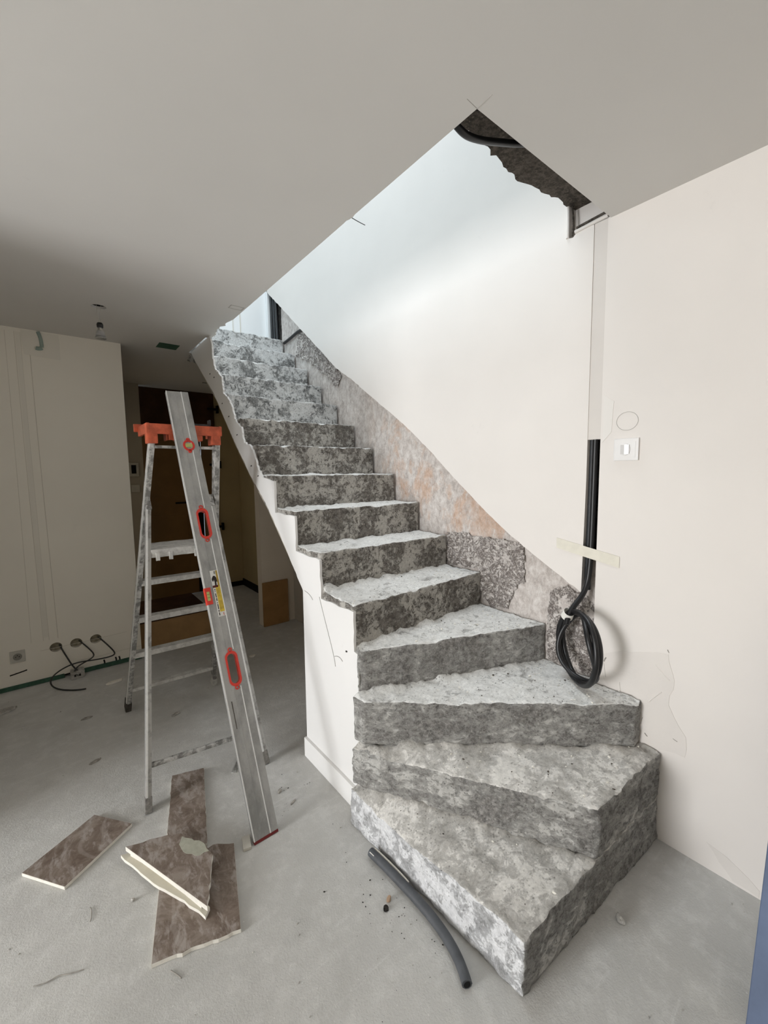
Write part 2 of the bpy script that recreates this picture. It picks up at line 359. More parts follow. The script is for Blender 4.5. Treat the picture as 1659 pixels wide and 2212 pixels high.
# right wall: masonry behind, lining board in front
wr = plate('wall_right', [(-5, 0), (1.70, 0), (1.70, H), (1.99, H), (1.99, 5.3), (-5, 5.3)], [], .055, .115, M_GROOVE, None, MYZ); struct(wr)
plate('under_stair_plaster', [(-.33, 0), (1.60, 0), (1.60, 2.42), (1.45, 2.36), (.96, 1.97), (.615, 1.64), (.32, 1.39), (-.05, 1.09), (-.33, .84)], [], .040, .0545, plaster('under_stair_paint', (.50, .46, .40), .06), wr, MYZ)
band = [(-1.292, .918), (-1.149, .999), (-1.002, 1.084), (-.866, 1.173), (-.716, 1.284), (-.55, 1.415), (-.367, 1.57), (-.117, 1.757), (.146, 1.929),
        (.449, 2.13), (.667, 2.255), (.907, 2.449), (1.215, 2.686), (1.564, 2.96), (1.89, 3.214)]
band_r = ragged(band, .0025, .03, False, 2)
lining = plate('lining_board', band_r + [(1.95, 3.262), (1.95, 5.2), (-1.19, 5.2)] + ragged([(-1.19, 2.60), (-1.19, 2.42), (-1.21, 2.415)], .004, .02, False, 8) +
               ragged([(-1.23, 2.432), (-1.297, 2.428)], .003, .02, False, 9) + [(-1.298, 2.42), (-1.299, 1.4)], [], 0, .054, M_LIN, wr, MYZ)
box('lining_board', 0, .054, -5, -1.352, 0, 2.43, M_LIN, wr)
# ragged lower end of the lining next to the groove
# stripped band
bm = bmesh.new(); d = .014; ny = int((2.0+1.37)/d); nzz = int((3.4-.30)/d); vg = {}
for i in range(ny+1):
    for j in range(nzz+1):
        y = -1.37+i*d; z = .30+j*d; zl = 1.05+(y+1.05)*.73
        if z > zl+.25 or z < zl-.95: continue
        vg[i, j] = bm.verts.new((.040, y, z))
for (i, j) in list(vg):
    if all(k in vg for k in ((i+1, j), (i+1, j+1), (i, j+1))): bm.faces.new((vg[i, j], vg[i+1, j], vg[i+1, j+1], vg[i, j+1]))
for v in bm.verts:
    p = v.co.copy(); v.co.x += noise.noise(p*7)*.005+noise.noise(p*26)*.003+noise.noise(p*60)*.0015
from_bm('stripped_band', bm, M_BAND, wr, True)
def inside(pt, poly):
    c = False; n = len(poly)
    for i in range(n):
        x1, y1 = poly[i]; x2, y2 = poly[(i+1) % n]
        if (y1 > pt[1]) != (y2 > pt[1]) and pt[0] < (x2-x1)*(pt[1]-y1)/(y2-y1)+x1: c = not c
    return c
def rubble(name, poly, x0, amp, m, seed):
    ys = [p[0] for p in poly]; zs = [p[1] for p in poly]; d = .006; bm = bmesh.new(); vg = {}
    for i in range(int((max(ys)-min(ys))/d)+2):
        for j in range(int((max(zs)-min(zs))/d)+2):
            y = min(ys)+i*d; z = min(zs)+j*d; o = Vector((seed, y*22, z*22))
            q = (y+.02*noise.noise(o), z+.02*noise.noise(o+Vector((9, 0, 0))))
            if inside(q, poly): vg[i, j] = bm.verts.new((x0, y, z))
    for (i, j) in list(vg):
        if all(k in vg for k in ((i+1, j), (i+1, j+1), (i, j+1))): bm.faces.new((vg[i, j], vg[i+1, j], vg[i+1, j+1], vg[i, j+1]))
    for v in bm.verts:
        p = v.co.copy(); q = Vector((seed, p.y, p.z))
        tb_ = noise.turbulence(q*34, 3, True, noise_basis='PERLIN_ORIGINAL', amplitude_scale=.6, frequency_scale=2.1)
        v.co.x += (.45-tb_)*amp*.9 + noise.noise(q*13)*amp*.5
        v.co += Vector((0, noise.noise(p*60+Vector((3, 0, 0))), noise.noise(p*60+Vector((0, 7, 0)))))*.004
    return from_bm(name, bm, m, wr, False)
rubble('rubble_patch', [(-.47, 1.105), (-.70, 1.10), (-.985, 1.098), (-1.0, .90), (-.93, .84), (-.90, .74), (-.80, .71), (-.72, .80), (-.70, .92), (-.44, .90)], .030, .017, M_RUB, 1)
rubble('rubble_patch', [(-1.12, .86), (-1.20, .94), (-1.30, .90), (-1.352, .86), (-1.352, .54), (-1.12, .52)], .034, .018, M_RUB, 4)
rubble('rubble_patch', [(.62, 2.20), (.95, 2.46), (1.22, 2.69), (1.35, 2.69), (1.38, 2.50), (1.15, 2.40), (.85, 2.23), (.70, 2.10)], .030, .014, M_RUB, 7)
# filler over the upper groove, pale; and groove lips
box('filler_strip', .003, .054, -1.352, -1.299, 1.575, 2.43, M_FILL, wr)
# broken plaster pocket under the ceiling
bm = bmesh.new(); poly_prism(bm, [(.0435, y, z) for y, z in ragged([(-1.36, 2.43), (-1.19, 2.42), (-1.19, 2.56), (-1.36, 2.56)], .003, .02, True, 4)], (.01, 0, 0)); from_bm('broken_plaster', bm, M_SPACK, wr)
for pts, r in (([(-.002, -1.22, 2.432), (-.002, -1.29, 2.436), (-.002, -1.352, 2.438)], .007), ([(.0, -1.225, 2.447), (.0, -1.30, 2.452), (.0, -1.355, 2.455)], .005),
               ([(-.002, -1.188, 2.42), (-.002, -1.190, 2.48), (-.002, -1.186, 2.55)], .007), ([(.004, -1.205, 2.425), (.004, -1.21, 2.49), (.004, -1.20, 2.55)], .004)):
    tube_me('torn_board_edge', pts, r, M_SPACK if r > .006 else M_RAW, wr)
# filler patches on the right wall, thin trowelled skins
def skin(name, pts, m, x=-.0015, th=.0035, par=wr):
    bm = bmesh.new(); poly_prism(bm, [(x, a, b2) for a, b2 in pts], (th, 0, 0)); return from_bm(name, bm, m, par)
skin('filler_patch', ragged([(-1.356, .66), (-1.44, .70), (-1.56, .74), (-1.63, .755), (-1.655, .66), (-1.64, .56), (-1.70, .46), (-1.70, .38), (-1.64, .375), (-1.55, .365), (-1.535, .45), (-1.545, .54), (-1.42, .545)], .006, .03, True, 6), M_SPACK)
skin('filler_patch', ragged([(-1.78, .10), (-1.84, .085), (-1.93, .03), (-1.93, .005), (-1.86, .01)], .004, .03, True, 9), M_SPACK)
skin('filler_patch', ragged([(-1.36, 1.75), (-1.40, 1.72), (-1.395, 1.60), (-1.36, 1.56)], .005, .04, True, 10), plaster('faint_patch', (.77, .74, .70)))
# pencil circle
tube_me('pencil_circle', [(-.0005, -1.452+.040*math.cos(a*math.pi/9), 1.637+.036*math.sin(a*math.pi/9)) for a in range(18)], .0008, M_PENCIL, wr, cyc=True)
for k, (a, b2, c, d2, r) in enumerate([(-1.408, .665, -1.400, .645, .0035), (-1.628, .772, -1.633, .762, .002), (-1.47, .545, -1.465, .58, .0012), (-1.555, .47, -1.55, .44, .0015), (-1.565, .41, -1.575, .40, .003),
        (-1.59, .70, -1.64, .655, .003), (-1.615, .60, -1.575, .545, .003), (-1.40, .64, -1.41, .58, .0012), (-1.66, .435, -1.675, .43, .002)]):
    tube_me('plaster_nick', [(-.001, a, b2), (-.0015, (a+c)/2+.002, (b2+d2)/2), (-.001, c, d2)], r*.7, M_SCRAP if k not in (5, 6) else M_SPACK, wr)

# rear left wall of the room with its filled chases and openings
wb = plate('wall_back', [(-7, 0.012), (-1.90, .014)] + ragged([(-1.90, .02), (-1.80, .025), (-1.55, .02), (-1.31, .02)], .008, .04, False, 12) + [(-1.308, .015), (-1.308, H), (-7, H)],
           [[(cx+.036*math.cos(a*math.pi/10), .236+.034*math.sin(a*math.pi/10)) for a in range(20)] for cx in (-1.834, -1.717, -1.599)], 1.562, 1.60, M_WALLB, None, MXZ)
struct(wb)
box('wall_core', -7, -1.31, 1.60, 1.64, 0, H, M_GROOVE, wb)
for x, z in ((-1.834, .236), (-1.717, .236), (-1.599, .236)):
    bm = bmesh.new(); bmesh.ops.create_cone(bm, cap_ends=False, segments=24, radius1=.035, radius2=.035, depth=.036, matrix=Matrix.Translation((x, 1.581, z)) @ Matrix.Rotation(math.pi/2, 4, 'X'))
    bmesh.ops.create_circle(bm, cap_ends=True, segments=24, radius=.035, matrix=Matrix.Translation((x, 1.596, z)) @ Matrix.Rotation(math.pi/2, 4, 'X')); from_bm('socket_recess', bm, plain('recess_beige', (.30, .27, .20), .8, 0, .2, .3, 40), wb)
def backskin(name, pts, m, th=.0025):
    bm = bmesh.new(); poly_prism(bm, [(a, 1.5615, b2) for a, b2 in pts], (0, -th, 0)); return from_bm(name, bm, m, wb)
M_FP = plaster('faint_filler', (.745, .71, .635), .05)
backskin('filled_box_patch', ragged([(-1.872, 2.418), (-1.672, 2.418), (-1.672, 2.251), (-1.865, 2.262)], .003, .05, True, 2), M_FP)
M_TR = plaster('chase_trace', (.66, .62, .545), .06)
for xa, xb in ((-1.952, -1.965), (-1.905, -1.90), (-1.875, -1.868), (-1.832, -1.818)):
    tube_me('filled_chase_line', [(xa, 1.562, 2.40), (xa-.002, 1.562, 1.7), ((xa+xb)/2, 1.562, 1.0), (xb, 1.562, .30)], (.0013 if xa < -1.84 else .0022), M_TR, wb)
backskin('filled_chase_band', [(-1.90, 2.40), (-1.875, 2.40), (-1.868, .32), (-1.90, .32)], M_FP, .0005)
tube_me('green_stain', [(-1.782, 1.560, 2.418), (-1.766, 1.559, 2.37), (-1.768, 1.559, 2.32)], .011, M_GREEN2, wb)
tube_me('green_stain', [(-1.768, 1.559, 2.315), (-1.785, 1.559, 2.305), (-1.80, 1.559, 2.31)], .013, M_GREEN2, wb)
tube_me('scored_line', [(-1.92, 1.561, .232), (-1.6, 1.561, .236), (-1.50, 1.561, .238), (-1.40, 1.561, .242)], .0012, M_TR, wb)
tube_me('scored_line', [(-1.72, 1.561, .10), (-1.5, 1.561, .102), (-1.31, 1.561, .105)], .0012, M_TR, wb)
for x in (-1.56, -1.485, -1.462): tube_me('knocked_hole', [(x, 1.561, .062), (x+.006, 1.560, .045), (x+.003, 1.561, .03)], .005, M_GROOVE, wb)
tube_me('knocked_hole', [(-2.09, 1.561, .105), (-2.04, 1.561, .112), (-2.0, 1.561, .12)], .004, M_GROOVE, wb)
box('green_board_strip', -2.6, -1.80, 1.553, 1.5625, .002, .030, M_GREEN, wb)
box('green_board_strip', -1.70, -1.31, 1.553, 1.5625, .004, .034, M_GREEN, wb)

# walls out of frame that hold the daylight in
struct(plate('wall_left', [(-5, 0), (1.56, 0), (1.56, H), (-5, H)], [[(-1.30, .18), (.20, .18), (.20, 2.22), (-1.30, 2.22)]], -6.55, -6.45, M_UNSEEN, None, MYZ))
wf = box('window_1', -6.53, -6.47, -1.30, -1.24, .18, 2.22, M_WHITEP); struct(wf)
for a in ((-6.53, -6.47, .14, .20, .18, 2.22), (-6.53, -6.47, -1.24, .14, .18, .24), (-6.53, -6.47, -1.24, .14, 2.16, 2.22)): box('frame', *a, M_WHITEP, wf)
struct(box('wall_front', -7, .05, -5.1, -5.0, 0, H, M_UNSEEN))
struct(box('wall_partition', -2.80, -2.70, .0, 1.56, 0, H, M_UNSEEN))
# upper floor shell
struct(box('wall_upper_back', -3.8, .054, 1.95, 2.05, 2.70, 5.2, M_UP))
struct(box('wall_upper_front', -3.8, .054, -3.1, -3.0, 2.70, 5.2, M_UP))
struct(plate('wall_upper_left', [(-3, 2.7), (1.95, 2.7), (1.95, 5.2), (-3, 5.2)], [[(-1.1, 3.25), (1.5, 3.25), (1.5, 4.75), (-1.1, 4.75)]], -3.75, -3.68, M_UP, None, MYZ))
struct(plate('ceiling_upper', [(-3.8, -3.1), (.25, -3.1), (.25, 2.05), (-3.8, 2.05)], [[(-1.35, -1.0), (-.15, -1.0), (-.15, .6), (-1.35, .6)]], 5.2, 5.3, M_UP))
box('door_leaf_groove', -.262, -.255, 1.946, 1.952, 2.70, 4.7, M_TR, bpy.data.objects['wall_upper_back'])
box('door_leaf_groove', -.332, -.326, 1.946, 1.952, 2.70, 4.7, M_TR, bpy.data.objects['wall_upper_back'])

# hall behind the stairs
struct(box('wall_hall_back', -1.32, -.985, 3.05, 3.15, 0, H, M_GREY))
struct(box('wall_hall_left', -1.38, -1.312, 1.64, 3.05, 0, H, M_GREY))
struct(box('wall_hall_right', .12, .25, 1.702, 3.30, 0, H, M_OLIVE))
struct(box('wall_hall_end', -.17, .25, 3.24, 3.34, 0, H, M_OLIVE))
struct(box('trim_1', -1.00, -.17, 3.20, 3.34, 2.00, H, M_HALLDARK))
struct(box('baseboard_hall', .105, .12, 1.70, 3.24, 0, .085, M_VOID))
struct(box('baseboard_hall_end', -.17, .105, 3.225, 3.24, 0, .06, M_VOID))
wp = struct(box('wall_pillar', -.285, .054, 1.60, 1.70, 0, H, plaster('pillar_plaster', (.70, .63, .54), .05)))
dr = box('door_1', -.985, -.44, 3.22, 3.26, .01, 2.0, M_DOORW); struct(dr)
box('panel', -.90, -.53, 3.212, 3.222, 1.20, 1.85, M_DOORW, dr, bev=.004); box('panel', -.90, -.53, 3.212, 3.222, .15, .98, M_DOORW, dr, bev=.004)
box('handle', -.66, -.50, 3.17, 3.19, 1.112, 1.132, M_VOID, dr); box('handle_plate', -.515, -.485, 3.19, 3.222, 1.03, 1.20, M_VOID, dr)
struct(box('door_gap_shade', -.44, -.33, 3.27, 3.30, 0, 2.0, M_VOID))  # black strip painting the shade of the gap between door and frame
d2 = box('door_2', -.33, -.17, 3.21, 3.26, 0, 2.0, M_DOORW2); struct(d2)
for z in (2.24, 1.57, .80):
    box('hinge', -.25, -.13, 3.18, 3.215, z-.012, z+.012, M_VOID, d2); box('hinge', -.14, -.12, 3.17, 3.22, z-.045, z+.045, M_VOID, d2)

# ================================================================== STAIRCASE
st = empty('concrete_staircase', (-.4, -.3, 0))
tag(st, 'bare concrete staircase with turning bottom steps, rising along the right wall', 'staircase')
def soff(y):
    P = [(-.33, .845), (-.05, 1.105), (.12, 1.262), (.32, 1.41), (.615, 1.66), (.96, 1.99), (1.41, 2.33), (1.9, 2.45)]
    if y <= P[0][0]: return P[0][1]
    for (a, b1), (c, d1) in zip(P, P[1:]):
        if y <= c: return b1+(d1-b1)*(y-a)/(c-a)
    return P[-1][1]
def step_part(poly, z0, z1, cell, amp, mats, plane='xy', x0=0, x1=0, chips=1.0, facemat=None, fil=None, fa=.013, worn=None):
    bm = bmesh.new()
    if plane == 'xy': poly_prism(bm, [(a, b2, z0) for a, b2 in poly], (0, 0, z1-z0))
    else: poly_prism(bm, [(x0, a, b2) for a, b2 in poly], (x1-x0, 0, 0))
    bmesh.ops.recalc_face_normals(bm, faces=bm.faces)
    es = [e for e in bm.edges if e.calc_face_angle(0) > .3]
    bmesh.ops.bevel(bm, geom=es, offset=.009, segments=2, affect='EDGES', profile=.6)
    grid_cut(bm, cell)
    bmesh.ops.triangulate(bm, faces=[f for f in bm.faces if len(f.verts) > 4])
    zt = max(v.co.z for v in bm.verts)
    rough_disp(bm, amp, 8.0)
    for v in bm.verts:      # broken arrises
        p = v.co
        if p.z > zt-.03:
            n = noise.noise(p*Vector((16, 16, 3)) if False else Vector((p.x*16, p.y*16, 2.0)))
            if n > .12: v.co.z -= (n-.12)*.018*chips
    if fil:                 # mortar fillet left where the tread meets the next riser
        A = Vector(fil[0]); B = Vector(fil[1]); D = (B-A).normalized()
        for v in bm.verts:
            if v.co.z > zt-.03:
                q = Vector((v.co.x, v.co.y))-A; dd = abs(q.x*D.y-q.y*D.x); tt = max(0, min(1, q.dot(D)/(B-A).length))
                k = 1.0+1.3*noise.noise(Vector((v.co.x*11, v.co.y*11, 7.0)))+.9*noise.noise(Vector((v.co.x*34, v.co.y*34, 3.0)))
                v.co.z += fa*max(.15, k)*(1.5-.8*tt)*math.exp(-dd/.028)
    if worn:                # arris worn round along one side
        A = Vector(worn[0]); B = Vector(worn[1]); D = (B-A).normalized()
        for v in bm.verts:
            q = Vector((v.co.x, v.co.y))-A; dd = abs(q.x*D.y-q.y*D.x); tt = q.dot(D)/(B-A).length
            hf = max(0, min(1, (v.co.z-(zt-.13))/.13))
            if -.1 < tt < 1.1: v.co.z -= worn[2]*hf*max(0, 1-tt)*max(0, 1-dd/.09)
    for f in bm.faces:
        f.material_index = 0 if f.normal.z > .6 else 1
        if facemat: f.material_index = facemat(f)
        f.smooth = True
    bmesh.ops.recalc_face_normals(bm, faces=bm.faces)
    o = from_bm('step', bm, mats, None, True); child(o, st); return o
XL = -.819
# winders, stacked layers
L1 = [(-.895, -.80), (-.855, -1.59), (-.47, -1.605), (-.003, -1.625), (-.003, -.464), (XL, -.464), (XL, -.795)]
def fm1(f):
    if f.normal.z > .6: return 0
    return 2 if f.normal.x < -.6 else 1
step_part(L1, 0, h, .016, .008, [M_TREAD_LOW, M_RISER3, M_FACE1], facemat=fm1, fil=((-.868, -.87), (-.467, -1.603)), worn=((-.895, -.80), (-.855, -1.59), .045))
L2 = [(-.890, -.81), (-.868, -.87), (-.467, -1.603), (-.003, -1.622), (-.003, -.464), (XL, -.464), (XL, -.795)]
step_part(L2, h, 2*h, .014, .008, [M_TREAD_LOW, M_RISER3], fil=((-.862, -.865), (-.05, -1.548)), worn=((-.868, -.87), (-.467, -1.603), .035))
L3 = [(-.872, -.80), (-.862, -.865), (-.05, -1.548), (-.003, -1.548), (-.003, -1.356), (.036, -1.356), (.036, -.464), (XL, -.464), (XL, -.795)]
step_part(L3, 2*h, 3*h, .014, .007, [M_TREAD, M_RISER3], fil=((-.825, -.81), (.0, -1.105)))
L4 = [(-.838, -.785), (-.825, -.81), (.0, -1.105), (.032, -1.115), (.032, -.464), (XL, -.464), (XL, -.78)]
step_part(L4, 3*h, 4*h, .014, .007, [M_TREAD, M_RISER3], fil=((-.829, -.752), (.03, -.722)))
L5 = [(-.829, -.752), (.0, -.725), (.032, -.722), (.032, -.464), (-.822, -.464)]
step_part(L5, 4*h, 5*h, .014, .006, [M_TREAD, M_RISER], fil=((-.83, -.476), (.03, -.476)))
for n in range(6, 16):
    ya = (n-8)*g - (.012 if n == 6 else 0); yb = (n-7)*g if n < 15 else 1.90; top = n*h
    lo = [(ya, soff(ya)), (yb, soff(yb))] if n > 6 else [(ya, .845), (yb, soff(yb))]
    if n == 6: lo = [(ya, .845), (-.33, .845), (yb, soff(yb))]
    if n == 15: lo = [(ya, soff(ya)), (1.9, 2.46)]
    poly = lo + [(yb, top), (ya, top)]
    xr = .024
    step_part(poly, 0, 0, .016, .005 if n < 13 else .008, [M_TREAD, M_RISER if n in (6, 7, 8, 9, 10) else M_RISER2], plane='yz', x0=(-.821 if n < 15 else -.80), x1=xr, chips=1.0 if n < 12 else 1.6, fil=((-.83, yb), (.03, yb)) if n < 15 else None, fa=.006)
# white plastered side skin with its stepped, broken upper edge
prof = [(-.79, .0), (-.79, .70), (-.757, .705), (-.757, .875), (-.49, .87), (-.485, 1.05), (-.248, 1.06), (-.245, 1.235), (-.012, 1.238), (-.010, 1.41), (.150, 1.430)]
prof2 = [(.177, 1.454), (.225, 1.50), (.251, 1.555), (.303, 1.611), (.415, 1.646), (.444, 1.732), (.561, 1.801), (.595, 1.878), (.675, 1.948), (.755, 1.989), (.777, 2.099), (.841, 2.142), (.917, 2.187), (.956, 2.274), (.962, 2.364), (1.0, 2.425)]
up = ragged(prof, .004, .035, False, 21, keep=(0,)) + ragged(prof2, .007, .013, False, 22)
low = [(1.50, 2.425), (1.41, 2.345)] + ragged([(.96, 2.02), (.615, 1.688), (.32, 1.433), (.12, 1.289), (-.05, 1.135), (-.31, .87)], .003, .02, False, 23) + [(-.305, 0)]
bm = bmesh.new(); poly_prism(bm, [(-.833, a, b2) for a, b2 in up+low], (.012, 0, 0)); sp = from_bm('side_panel', bm, M_PANEL); child(sp, st)
child(box('baseboard', -.848, -.8335, -.785, -.303, 0, .10, M_PANEL, bev=.002), st)
child(box('end_panel', -.820, .036, -.330, -.306, 0, .86, M_PANEL), st)
child(box('edge_bead', -.836, -.822, -.796, -.788, .19, .70, M_CHIP), st)
# flat render on the underside
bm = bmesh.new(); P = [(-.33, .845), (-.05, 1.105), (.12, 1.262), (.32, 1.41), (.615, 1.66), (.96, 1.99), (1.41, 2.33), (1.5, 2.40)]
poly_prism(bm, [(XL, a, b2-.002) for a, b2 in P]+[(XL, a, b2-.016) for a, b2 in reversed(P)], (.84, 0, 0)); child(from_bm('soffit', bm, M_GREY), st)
# crack lines on the panel
for pts in ([(-.8335, -.475, .875), (-.8336, -.50, .82), (-.8336, -.55, .72), (-.8336, -.60, .62), (-.8336, -.605, .585)],
            [(-.8336, -.33, .873), (-.8336, -.39, .868), (-.8336, -.41, .845)], [(-.8336, -.60, .63), (-.8336, -.64, .65), (-.8336, -.665, .63)]):
    child(tube_me('crack', pts, .0016, M_CRACK), st)
child(tube_me('screw_hole', [(-.8336, -.70, .69), (-.8336, -.70, .685)], .005, M_GROOVE, smooth=False), st)
for (y, z) in ((.20, 1.44), (.30, 1.50), (.52, 1.70), (.66, 1.83), (.78, 1.93), (.93, 2.13), (1.02, 2.17)):
    child(tube_me('screw_hole', [(-.8336, y, z), (-.8336, y+.012, z-.003)], .003, M_GROOVE, smooth=False), st)

# ================================================================== CABLES AND WALL THINGS
cc = Vector((-.10, -1.34, .712)); ax = Vector((.08/.15, .127/.15, 0))
def ring(dr, ph, off, tilt=0):
    return [tuple(cc + ax*(.138+dr)*math.cos(a)*1.0 + Vector((0, 0, 1))*((.148+dr)*math.sin(a)) + Vector((-.54*off, .34*off, 0)) + Vector((-.02, .012, 0))*math.sin(2*a+ph)*tilt) for a in [i*math.pi/8 for i in range(16)]]
cr = empty('coiled_cable', (0, -1.32, .55)); tag(cr, 'black cable coiled in a loop, hanging out of the wall groove above the steps', 'cable')
child(tube_me('loop', ring(0, 0, -.007, .25), .0115, M_BLACK, cyc=True), cr)
child(tube_me('loop', ring(.004, 1.3, .010, .3), .0115, M_BLACK, cyc=True), cr)
child(tube_me('loop', ring(-.009, 2.6, .002, 1.2), .0110, M_BLACK, cyc=True), cr)
child(tube_me('riser_cable', [(.018, -1.325, 1.60), (.016, -1.325, 1.3), (.012, -1.325, 1.1), (.004, -1.322, .97), (-.03, -1.313, .91), (-.07, -1.295, .872), (-.095, -1.285, .83), (-.11, -1.29, .80)], .0115, M_BLACK), cr)
tw = bmesh.new(); bmesh.ops.create_cone(tw, cap_ends=False, segments=20, radius1=.024, radius2=.021, depth=.034, matrix=Matrix.Translation((-.088, -1.283, .838)) @ Matrix.Rotation(.55, 4, 'X') @ Matrix.Rotation(-.35, 4, 'Y'))
child(from_bm('tape_wrap', tw, M_TAPE2, None, True), cr)['label'] = 'white tape binding the coil'
o = tube_me('conduit', [(.030, -1.308, 1.60), (.028, -1.308, 1.2), (.028, -1.306, .93)], .0125, M_DKGREY); tag(o, 'dark grey conduit lying in the upright wall groove beside the black cable', 'conduit')
bm = bmesh.new(); rng = random.Random(3); topl = []; botl = []
for i in range(28):
    q = -.134+i*.01; yy = -1.309-q; zz = 1.10-q*.176
    topl.append((yy, zz+.023)); botl.append((yy+rng.uniform(-.001, .001), zz-.023))
segs = [topl[i:i+2]+botl[i:i+2][::-1] for i in range(27)]
for i, sg in enumerate(segs): poly_prism(bm, [(-.0030, a, b2) for a, b2 in sg], (.0012, 0, 0))
bmesh.ops.remove_doubles(bm, verts=bm.verts[:], dist=.0001)
tag(from_bm('masking_tape', bm, M_TAPE), 'beige strip of masking tape across the wall groove, below the switch', 'tape')
# switch
sw = box('light_switch', -.010, .0005, -1.4995, -1.4095, 1.484, 1.570, M_WHITEP, bev=.003); tag(sw, 'white square light switch on the right wall beside the groove', 'light switch')
bm = bmesh.new(); bmesh.ops.create_cone(bm, cap_ends=True, segments=40, radius1=.024, radius2=.023, depth=.004, matrix=Matrix.Translation((-.0115, -1.452, 1.527)) @ Matrix.Rotation(-math.pi/2, 4, 'Y'))
for v in bm.verts: v.co.y = -1.452+(v.co.y+1.452)*.80
from_bm('surround', bm, M_WHITEP, sw)
bm = bmesh.new(); pr = [(-.0125, -1.468), (-.0165, -1.468), (-.0185, -1.452), (-.0135, -1.436), (-.0125, -1.436)]
poly_prism(bm, [(a, b2, 1.509) for a, b2 in pr], (0, 0, .036)); from_bm('rocker', bm, plain('rocker_plastic', (.66, .645, .63), .2, 0, .6), sw)
box('label_window', -.0112, -.0098, -1.4895, -1.4815, 1.497, 1.557, M_WHITEP, sw, bev=.0005)

# black cable crossing the ceiling hole
tag(tube_me('ceiling_cable', [(-.93, -1.27, 2.52), (-.86, -1.27, 2.485), (-.80, -1.27, 2.453), (-.755, -1.27, 2.440), (-.714, -1.27, 2.446), (-.649, -1.27, 2.466), (-.568, -1.27, 2.499), (-.48, -1.28, 2.525), (-.42, -1.33, 2.532), (-.38, -1.42, 2.535)], .0105, M_BLACK),
    'thick black cable sagging across the corner of the ceiling opening', 'cable')
tag(tube_me('torn_wire', [(WO+.004, -.745, 2.432), (WO+.03, -.755, 2.42), (WO+.05, -.775, 2.405)], .0015, M_CABLE), 'thin stray wire poking from the edge of the ceiling opening', 'wire')
# upstairs chase with conduits, and the broken stub
up = empty('upper_conduit', (.02, 1.75, 2.72)); tag(up, 'black conduits standing in a wall chase at the top of the stairs', 'conduit')
child(tube_me('conduit', [(.022, 1.73, 2.66), (.020, 1.735, 2.9), (.020, 1.75, 3.3)], .016, M_BLACK), up)
child(tube_me('conduit', [(.024, 1.80, 2.66), (.024, 1.80, 2.9), (.024, 1.81, 3.3)], .013, M_DKGREY), up)
child(tube_me('conduit', [(.026, 1.855, 2.66), (.026, 1.855, 2.9), (.026, 1.86, 3.3)], .018, M_BLACK), up)
box('upper_chase', .034, .056, 1.68, 1.90, 2.66, 3.35, M_GROOVE, wr)
box('upper_jamb', .0, .054, 1.895, 1.95, 2.66, 3.25, M_UP, wr)
tag(tube_me('short_conduit', [(.020, 1.20, 2.69), (.018, 1.27, 2.70), (.018, 1.36, 2.69), (.020, 1.48, 2.675), (.024, 1.60, 2.67)], .013, M_BLACK), 'short black pipe lying against the stripped wall near the top step', 'pipe')
# small marks on the ceiling
vm = ceil
box('exposed_green_board', -1.085, -.945, 1.36, 1.50, H-.0015, H+.001, M_GREEN, vm)
for a in ((-.895, -.815, .355, .360), (-.895, -.815, .405, .410), (-.895, -.890, .355, .410), (-.820, -.815, .355, .410)): box('pencil_mark', a[0], a[1], a[2], a[3], H-.0008, H+.001, M_PENCIL, vm)
box('ceiling_nick', -.45, -.33, 2.60, 2.62, H-.0015, H+.001, M_VOID, vm)
for p, q in (((-.805, -1.363), (-.85, -1.366)), ((-.805, -1.363), (-.808, -1.415))): tube_me('pencil_mark', [(p[0], p[1], H), ((p[0]+q[0])/2, (p[1]+q[1])/2, H), (q[0], q[1], H)], .0008, M_PENCIL, vm)

# hanging bulb
hb = empty('hanging_bulb', (-1.495, .838, 2.25)); tag(hb, 'bare glass spot bulb hanging on thin wires from a ceiling hole', 'light bulb')
for dx in (-.006, .006): child(tube_me('wire', [(-1.495+dx*2, .838, 2.44), (-1.495+dx, .838, 2.39), (-1.495+dx*.5, .838, 2.335)], .0012, M_WHITEP2), hb)
def lathe(name, prof, loc, m, seg=24, root=None):
    bm = bmesh.new(); rings = []
    for r, z in prof: rings.append([bm.verts.new((loc[0]+r*math.cos(2*math.pi*i/seg), loc[1]+r*math.sin(2*math.pi*i/seg), loc[2]+z)) for i in range(seg)])
    for a, b2 in zip(rings, rings[1:]):
        for i in range(seg): bm.faces.new((a[i], a[(i+1) % seg], b2[(i+1) % seg], b2[i]))
    bm.faces.new(rings[0]); bm.faces.new(rings[-1]); o = from_bm(name, bm, m, None, True)
    if root: child(o, root)
    return o
lathe('socket', [(.013, .058), (.016, .060), (.017, .075), (.013, .085)], (-1.495, .838, 2.25), M_BLACK, root=hb)
lathe('bulb', [(.022, .0), (.026, .004), (.025, .012), (.020, .035), (.0125, .045), (.0125, .058)], (-1.495, .838, 2.25), M_GLASS, root=hb)
lathe('reflector', [(.002, .02), (.018, .012), (.019, .030), (.011, .043)], (-1.495, .838, 2.25), M_WHITEP, root=hb)
lathe('rim', [(.0275, -.003), (.0285, .0), (.0275, .003)], (-1.495, .838, 2.25), M_ALU, root=hb)

